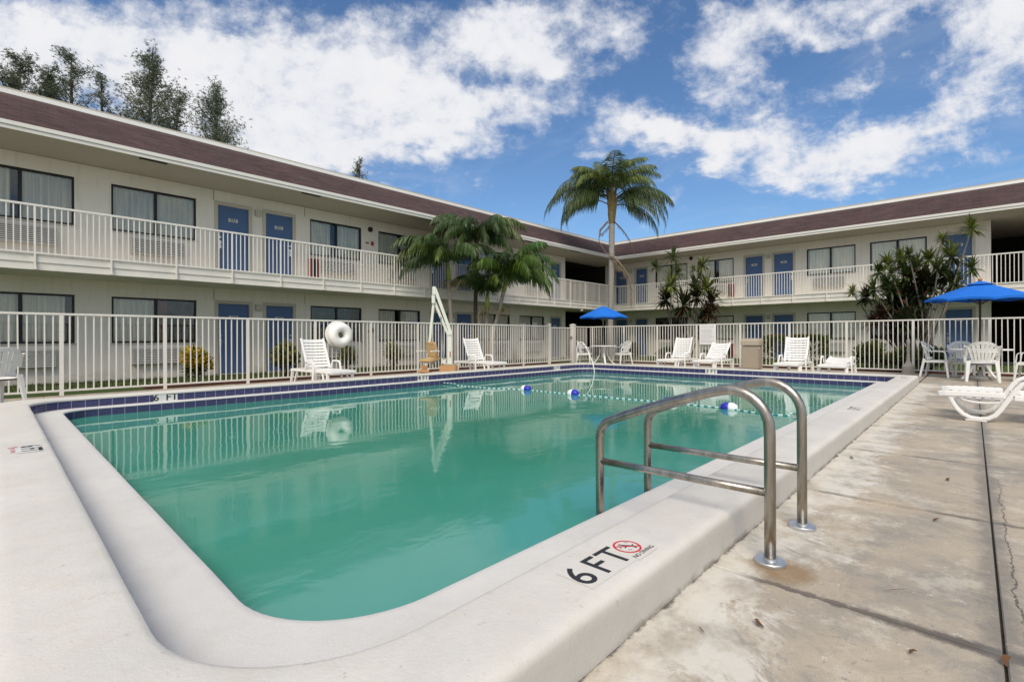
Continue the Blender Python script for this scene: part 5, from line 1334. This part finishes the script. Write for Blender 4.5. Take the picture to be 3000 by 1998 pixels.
# --- feathery casuarina trees behind the left wing
def casuarina(label, px, Y, ptop, pbot, spread, seed, lean=0.0, n=700, dens=1.0):
    top = at(px, ptop, Y=Y); low = at(px, pbot, Y=Y); base = Vector((top.x, Y, -.2)); r = random.Random(seed); H = top.z+.2
    t = thing('casuarina_tree', label, 'tree', base, 0, 'feathery trees behind the left wing roof'); hl = H-(low.z+.2)
    rt = Vector((ST,-CT,0)); ld = rt*lean
    P = [Vector((0,0,0)), ld*.1+Vector((0,0,H*.5)), ld*.4+Vector((0,0,H*.75)), ld+Vector((0,0,H*.97))]
    bl = MB(); b = MB()
    bl.tube([P[0], P[0].lerp(P[1],.5), P[1], P[1].lerp(P[2],.5), P[2], P[2].lerp(P[3],.5), P[3]], [.22,.19,.15,.12,.09,.05,.02], 8)
    nb = max(7, int(11*dens)); zlo = max(.3, 1-hl*1.6/H)
    for i in range(nb):
        f = zlo+(1.0-zlo)*((i+r.random()*.6)/nb)*.93; k = min(2, int(f*3)); 
        p0 = Vector((0,0,f*H))+ld*max(0, (f-.5)*1.6)
        a = r.uniform(0,6.28); taper = (1-f)*2.2+.22; L = .92*spread*min(1.0, taper)*r.uniform(.6,1.35)
        d = Vector((math.cos(a), math.sin(a), r.uniform(.6,1.5))).normalized()
        pts = [p0, p0+d*L*.5, p0+d*L*.85+Vector((0,0,L*.10)), p0+d*L+Vector((0,0,L*.22))]
        bl.tube(pts, [.035,.022,.012,.005], 5)
        m = int(84*L)+16
        for j in range(m):
            u = r.uniform(.15,1); q = pts[0].lerp(pts[3], u)+Vector((r.gauss(0,.13*L+.06), r.gauss(0,.13*L+.06), r.gauss(-.03,.11*L+.05)))
            g = r.uniform(.55,1.3); c = (.19*g,.225*g,.145*g)
            for _ in range(10):
                dv = Vector((r.gauss(0,1), r.gauss(0,1), r.gauss(.35,.8))).normalized(); ll = r.uniform(.06,.18)
                e = q+dv*ll+Vector((0,0,-.15*ll)); w = dv.cross(Vector((r.gauss(0,1),r.gauss(0,1),r.gauss(0,1)))).normalized()*.010
                b.face([q-w, q+w, e], 0, None, c)
    for j in range(int(26*dens)+12):
        q = P[3]+Vector((r.gauss(0,.12), r.gauss(0,.12), -r.uniform(0,.9)))
        for _ in range(9):
            dv = Vector((r.gauss(0,.7), r.gauss(0,.7), r.uniform(.1,1))).normalized(); e = q+dv*r.uniform(.08,.25); w = dv.cross(Vector((1,.3,.2))).normalized()*.011
            b.face([q-w, q+w, e], 0, None, (.18,.21,.135))
    bl.make('trunk', 'bark_dark', t, smooth=True); b.make('crown', 'needles', t, recalc=False)
casuarina('feathery tree at the far left edge above the roof', 35, 28, 160, 262, 1.9, 51, .4, dens=1.0)
casuarina('short feathery tree, second from the left above the roof', 135, 29, 195, 290, 1.7, 52, .3, dens=1.1)
casuarina('slim pointed feathery tree above the roof, left of the tallest one', 212, 30, 140, 315, 1.9, 53, 0, dens=1.2)
casuarina('wispy half bare tree close left of the big dark one above the roof', 305, 31, 200, 330, 1.2, 54, -.1, dens=.6)
casuarina('biggest dark feathery tree above the roof', 425, 29, 150, 345, 2.5, 55, .5, dens=2.2)
casuarina('leaning feathery tree right of the big dark one above the roof', 500, 31, 268, 360, 1.9, 56, .5, dens=.9)
casuarina('broad grey green feathery tree, rightmost of the group above the roof', 625, 30, 268, 425, 2.7, 57, .3, dens=1.7)
casuarina('lone bare treetop poking above the middle of the left wing roof', 1052, 34, 462, 520, 1.6, 58, .1, dens=.35)

# --- fallen leaves and twigs on the deck
def debris(label, x, y, L, w, rz, mat='leaf_dead', curl=.01):
    b = MB(); P = [(-L/2,0,.003),(-L*.2,w*.3,.004+curl*.5),(L*.2,-w*.2,.004+curl),(L/2,0,.004)]
    for i in range(3):
        wa, wb = (w*[.15,1,.8,.1][i], w*[.15,1,.8,.1][i+1]); p, q = Vector(P[i]), Vector(P[i+1])
        b.face([p+Vector((0,-wa/2,0)), q+Vector((0,-wb/2,0)), q+Vector((0,wb/2,0)), p+Vector((0,wa/2,0))])
    o = b.make('dry_leaf', mat, weld=True); o.location = (x, y, .002); o.rotation_euler = (0,0,rz); tag(o, label, 'leaf', 'dry leaves and twigs lying on the deck')
q = at(2217,1830,0); debris('orange brown dry leaf on the slab nearest the camera', q.x, q.y, .05, .018, R(70))
q = at(2742,1526,0); debris('dark dry leaf near the second slab joint', q.x, q.y, .055, .015, R(-20))
q = at(2776,1407,0); debris('small dark leaf on the third slab from the camera', q.x, q.y, .06, .02, R(10))
q = at(2630,1735,0); debris('thin dark twig on the slab beside the rail foot', q.x, q.y, .12, .004, R(-50))
q = at(2493,1343,0); debris('little brown leaf beside the white painted strip', q.x, q.y, .06, .02, R(40))
q = at(2672,1916,0); debris('tiny dark leaf scrap low on the nearest slab', q.x, q.y, .03, .012, R(-30))
q = at(2050,1851,0); debris('tiny curled twig on the white painted part of the nearest slab', q.x, q.y, .03, .006, R(80))
q = at(2945,1945,0); debris('crumpled brown leaf lying in the corner where two slab joints cross', q.x, q.y, .045, .02, R(0), curl=.02)

# ------------------------------------------------------------------ sky, sun, camera
W = bpy.data.worlds.new('World'); scene.world = W; W.use_nodes = True
class WN(NT):
    def __init__(s): s.t = W.node_tree; s.n = s.t.nodes; s.l = s.t.links
k = WN(); bg = k.n['Background']
SUN_EL, SUN_AZ = R(48), math.atan2(-.56, -.80)    # direction towards the sun, azimuth from +X
sky = k.new('ShaderNodeTexSky', sky_type='NISHITA'); sky.sun_disc = False
sky.sun_elevation = SUN_EL; sky.sun_rotation = math.pi/2-SUN_AZ; sky.air_density = 1.0; sky.dust_density = 0.6; sky.ozone_density = 2.2
dirv = k.coord('Generated'); x, y, z = k.sep(dirv)
dsg = k.math('ADD', k.math('MULTIPLY', x, CT), k.math('MULTIPLY', y, ST))
d = k.math('MAXIMUM', k.math('ABSOLUTE', dsg), 0.12)
r = k.math('SUBTRACT', k.math('MULTIPLY', x, ST), k.math('MULTIPLY', y, CT))
u = k.math('DIVIDE', r, d); v = k.math('DIVIDE', z, d)
cl = k.new('ShaderNodeCombineXYZ'); zz = k.math('ADD', k.math('MAXIMUM', z, 0.0), 0.18)
k.link(k.math('DIVIDE', x, zz), cl.inputs[0]); k.link(k.math('DIVIDE', y, zz), cl.inputs[1]); P3 = cl.outputs[0]
cu = k.new('ShaderNodeCombineXYZ'); k.link(u, cu.inputs[0]); k.link(v, cu.inputs[1]); UV = cu.outputs[0]
wa = k.noise(4.0, 4, 0.6, UV); wb = k.noise(4.5, 4, 0.6, P3)
u = k.math('ADD', u, k.math('MULTIPLY', k.math('SUBTRACT', wa, 0.5), 0.16)); v = k.math('ADD', v, k.math('MULTIPLY', k.math('SUBTRACT', wb, 0.5), 0.13))
# cloud banks of this sky as directions: (px, py, rx, ry, tilt deg, amount)
BL = [(380,200,640,150,10,1.0),(760,330,380,120,14,1.0),(900,260,300,130,20,.75),(1180,250,260,120,25,.75),(1340,320,160,55,8,.6),(90,130,260,90,0,.5),(900,400,170,60,5,.8),
      (1650,60,300,80,0,.62),(1560,160,150,90,30,.75),(1790,150,130,60,0,.45),(2100,110,75,120,10,.72),(2190,215,75,55,40,.7),(2085,270,110,45,10,.7),
      (2300,50,190,55,-15,.68),(2372,128,62,34,5,.85),(2600,20,180,60,-20,.7),(2850,110,230,120,-20,.62),(2960,60,120,160,0,.6),
      (1900,395,135,60,5,1.0),(2080,425,150,60,8,.85),(2230,400,200,55,0,.6),(2480,465,240,80,-6,1.0),(2720,390,330,50,-20,.5),(2850,270,240,45,-25,.5),
      (1480,280,60,40,0,.45),(1620,200,50,30,20,.5),(1330,420,90,35,0,.35),(2000,180,40,30,0,.5),(2230,330,60,30,-10,.4),(2560,270,60,30,-20,.45),(1380,140,110,70,0,.6),(1160,60,120,50,0,.45),(1600,320,110,40,0,.42),(1720,440,60,25,10,.45),(2460,270,90,40,-20,.45),(1480,40,120,60,0,.5),(2250,560,140,25,0,.25),(1900,610,60,18,-20,.4),(620,20,500,45,3,.28)]
mask = None
for (px, py, rx, ry, tl, am) in BL:
    cx, cy = (px-1500)/F_PX, (991-py)/F_PX; ca, sa = math.cos(R(-tl)), math.sin(R(-tl))
    du = k.math('SUBTRACT', u, cx); dv = k.math('SUBTRACT', v, cy)
    e1 = k.math('MULTIPLY', k.math('ADD', k.math('MULTIPLY', du, ca), k.math('MULTIPLY', dv, sa)), F_PX/rx)
    e2 = k.math('MULTIPLY', k.math('SUBTRACT', k.math('MULTIPLY', dv, ca), k.math('MULTIPLY', du, sa)), F_PX/ry)
    gz = k.math('MULTIPLY', k.math('EXPONENT', k.math('MULTIPLY', k.math('ADD', k.math('MULTIPLY', e1, e1), k.math('MULTIPLY', e2, e2)), -0.9)), am)
    mask = gz if mask is None else k.math('ADD', mask, gz)
mask = k.math('ADD', mask, k.math('MULTIPLY', k.smooth(z, 0.60, 0.85), 0.95))  # unseen overcast overhead, added to whiten and strengthen the light from above
mask = k.math('ADD', mask, k.math('MULTIPLY', k.smooth(dsg, -0.05, -0.45), 0.75))  # unseen cloud behind the camera, added for paler reflections and facade light
mask = k.math('MINIMUM', mask, 1.08)
n1 = k.noise(6.5, 8, 0.62, UV, 0.3); n2 = k.noise(2.6, 9, 0.66, P3, 0.6); n3 = k.noise(17, 6, 0.62, UV)
n4 = k.noise(9.0, 6, 0.7, P3, 0.4)
nn = k.math('ADD', k.math('ADD', k.math('MULTIPLY', n1, 0.40), k.math('MULTIPLY', n2, 0.24)), k.math('ADD', k.math('MULTIPLY', n3, 0.33), k.math('MULTIPLY', n4, 0.28)))   # about 0.62 mean
dens = k.math('ADD', mask, k.math('MULTIPLY', k.math('SUBTRACT', nn, 0.625), 3.7))
cov = k.smooth(dens, 0.16, 1.08)
wisp = k.math('MULTIPLY', k.smooth(k.noise(2.0, 8, 0.65, P3, 1.0, stretch=(1.0,0.5,1)), 0.48, 0.74), 0.22)
cov = k.math('MAXIMUM', cov, wisp)
cloudcol = k.ramp(k.math('ADD', k.math('MULTIPLY', n1, .6), k.math('MULTIPLY', dens, .35)), [(0.2, (0.70,0.76,0.88)), (0.5, (0.90,0.92,0.98)), (0.8, (1.0,1.0,1.03))])
base = k.mix(1.0, sky.outputs[0], (0.92,1.16,1.36), 'MULTIPLY')
SKY_S = 0.10
scl = k.new('ShaderNodeVectorMath', operation='SCALE'); k.link(cloudcol, scl.inputs[0]); scl.inputs[3].default_value = 0.88/SKY_S
col = k.mix(cov, base, scl.outputs[0])
k.link(col, bg.inputs[0]); bg.inputs[1].default_value = SKY_S

sd = bpy.data.lights.new('sun', 'SUN'); sd.energy = 3.1; sd.angle = R(34); sd.color = (1.0, 0.91, 0.78)
so = bpy.data.objects.new('sun', sd); COL.objects.link(so)
dv = Vector((math.cos(SUN_AZ)*math.cos(SUN_EL), math.sin(SUN_AZ)*math.cos(SUN_EL), math.sin(SUN_EL)))
so.rotation_euler = dv.to_track_quat('Z', 'Y').to_euler()

cd = bpy.data.cameras.new('camera'); cam = bpy.data.objects.new('camera', cd); COL.objects.link(cam); scene.camera = cam
cd.sensor_width = 36; cd.lens = 36*F_PX/3000; cd.clip_start = .05; cd.clip_end = 3000
cd.shift_y = -(999-horizon(1500))/3000
cam.location = (0, 0, CAM_H)
fwd = Vector((CT, ST, 0)); up = Vector((0,0,1)); rgt = fwd.cross(up); roll = math.atan(10/2870)
# the right end of the horizon is higher in the picture: the camera leans clockwise by that angle
r2 = rgt*math.cos(roll)-up*math.sin(roll); u2 = up*math.cos(roll)+rgt*math.sin(roll)
M = Matrix((r2, u2, -fwd)).transposed(); cam.rotation_euler = M.to_euler()

scene.view_settings.view_transform = 'Standard'; scene.view_settings.look = 'None'; scene.view_settings.exposure = 0
scene.cycles.use_denoising = True; scene.cycles.max_bounces = 8; scene.cycles.diffuse_bounces = 4; scene.cycles.glossy_bounces = 4; scene.cycles.transparent_max_bounces = 12
scene.cycles.caustics_reflective = False; scene.cycles.caustics_refractive = False
scene.render.engine = 'CYCLES'
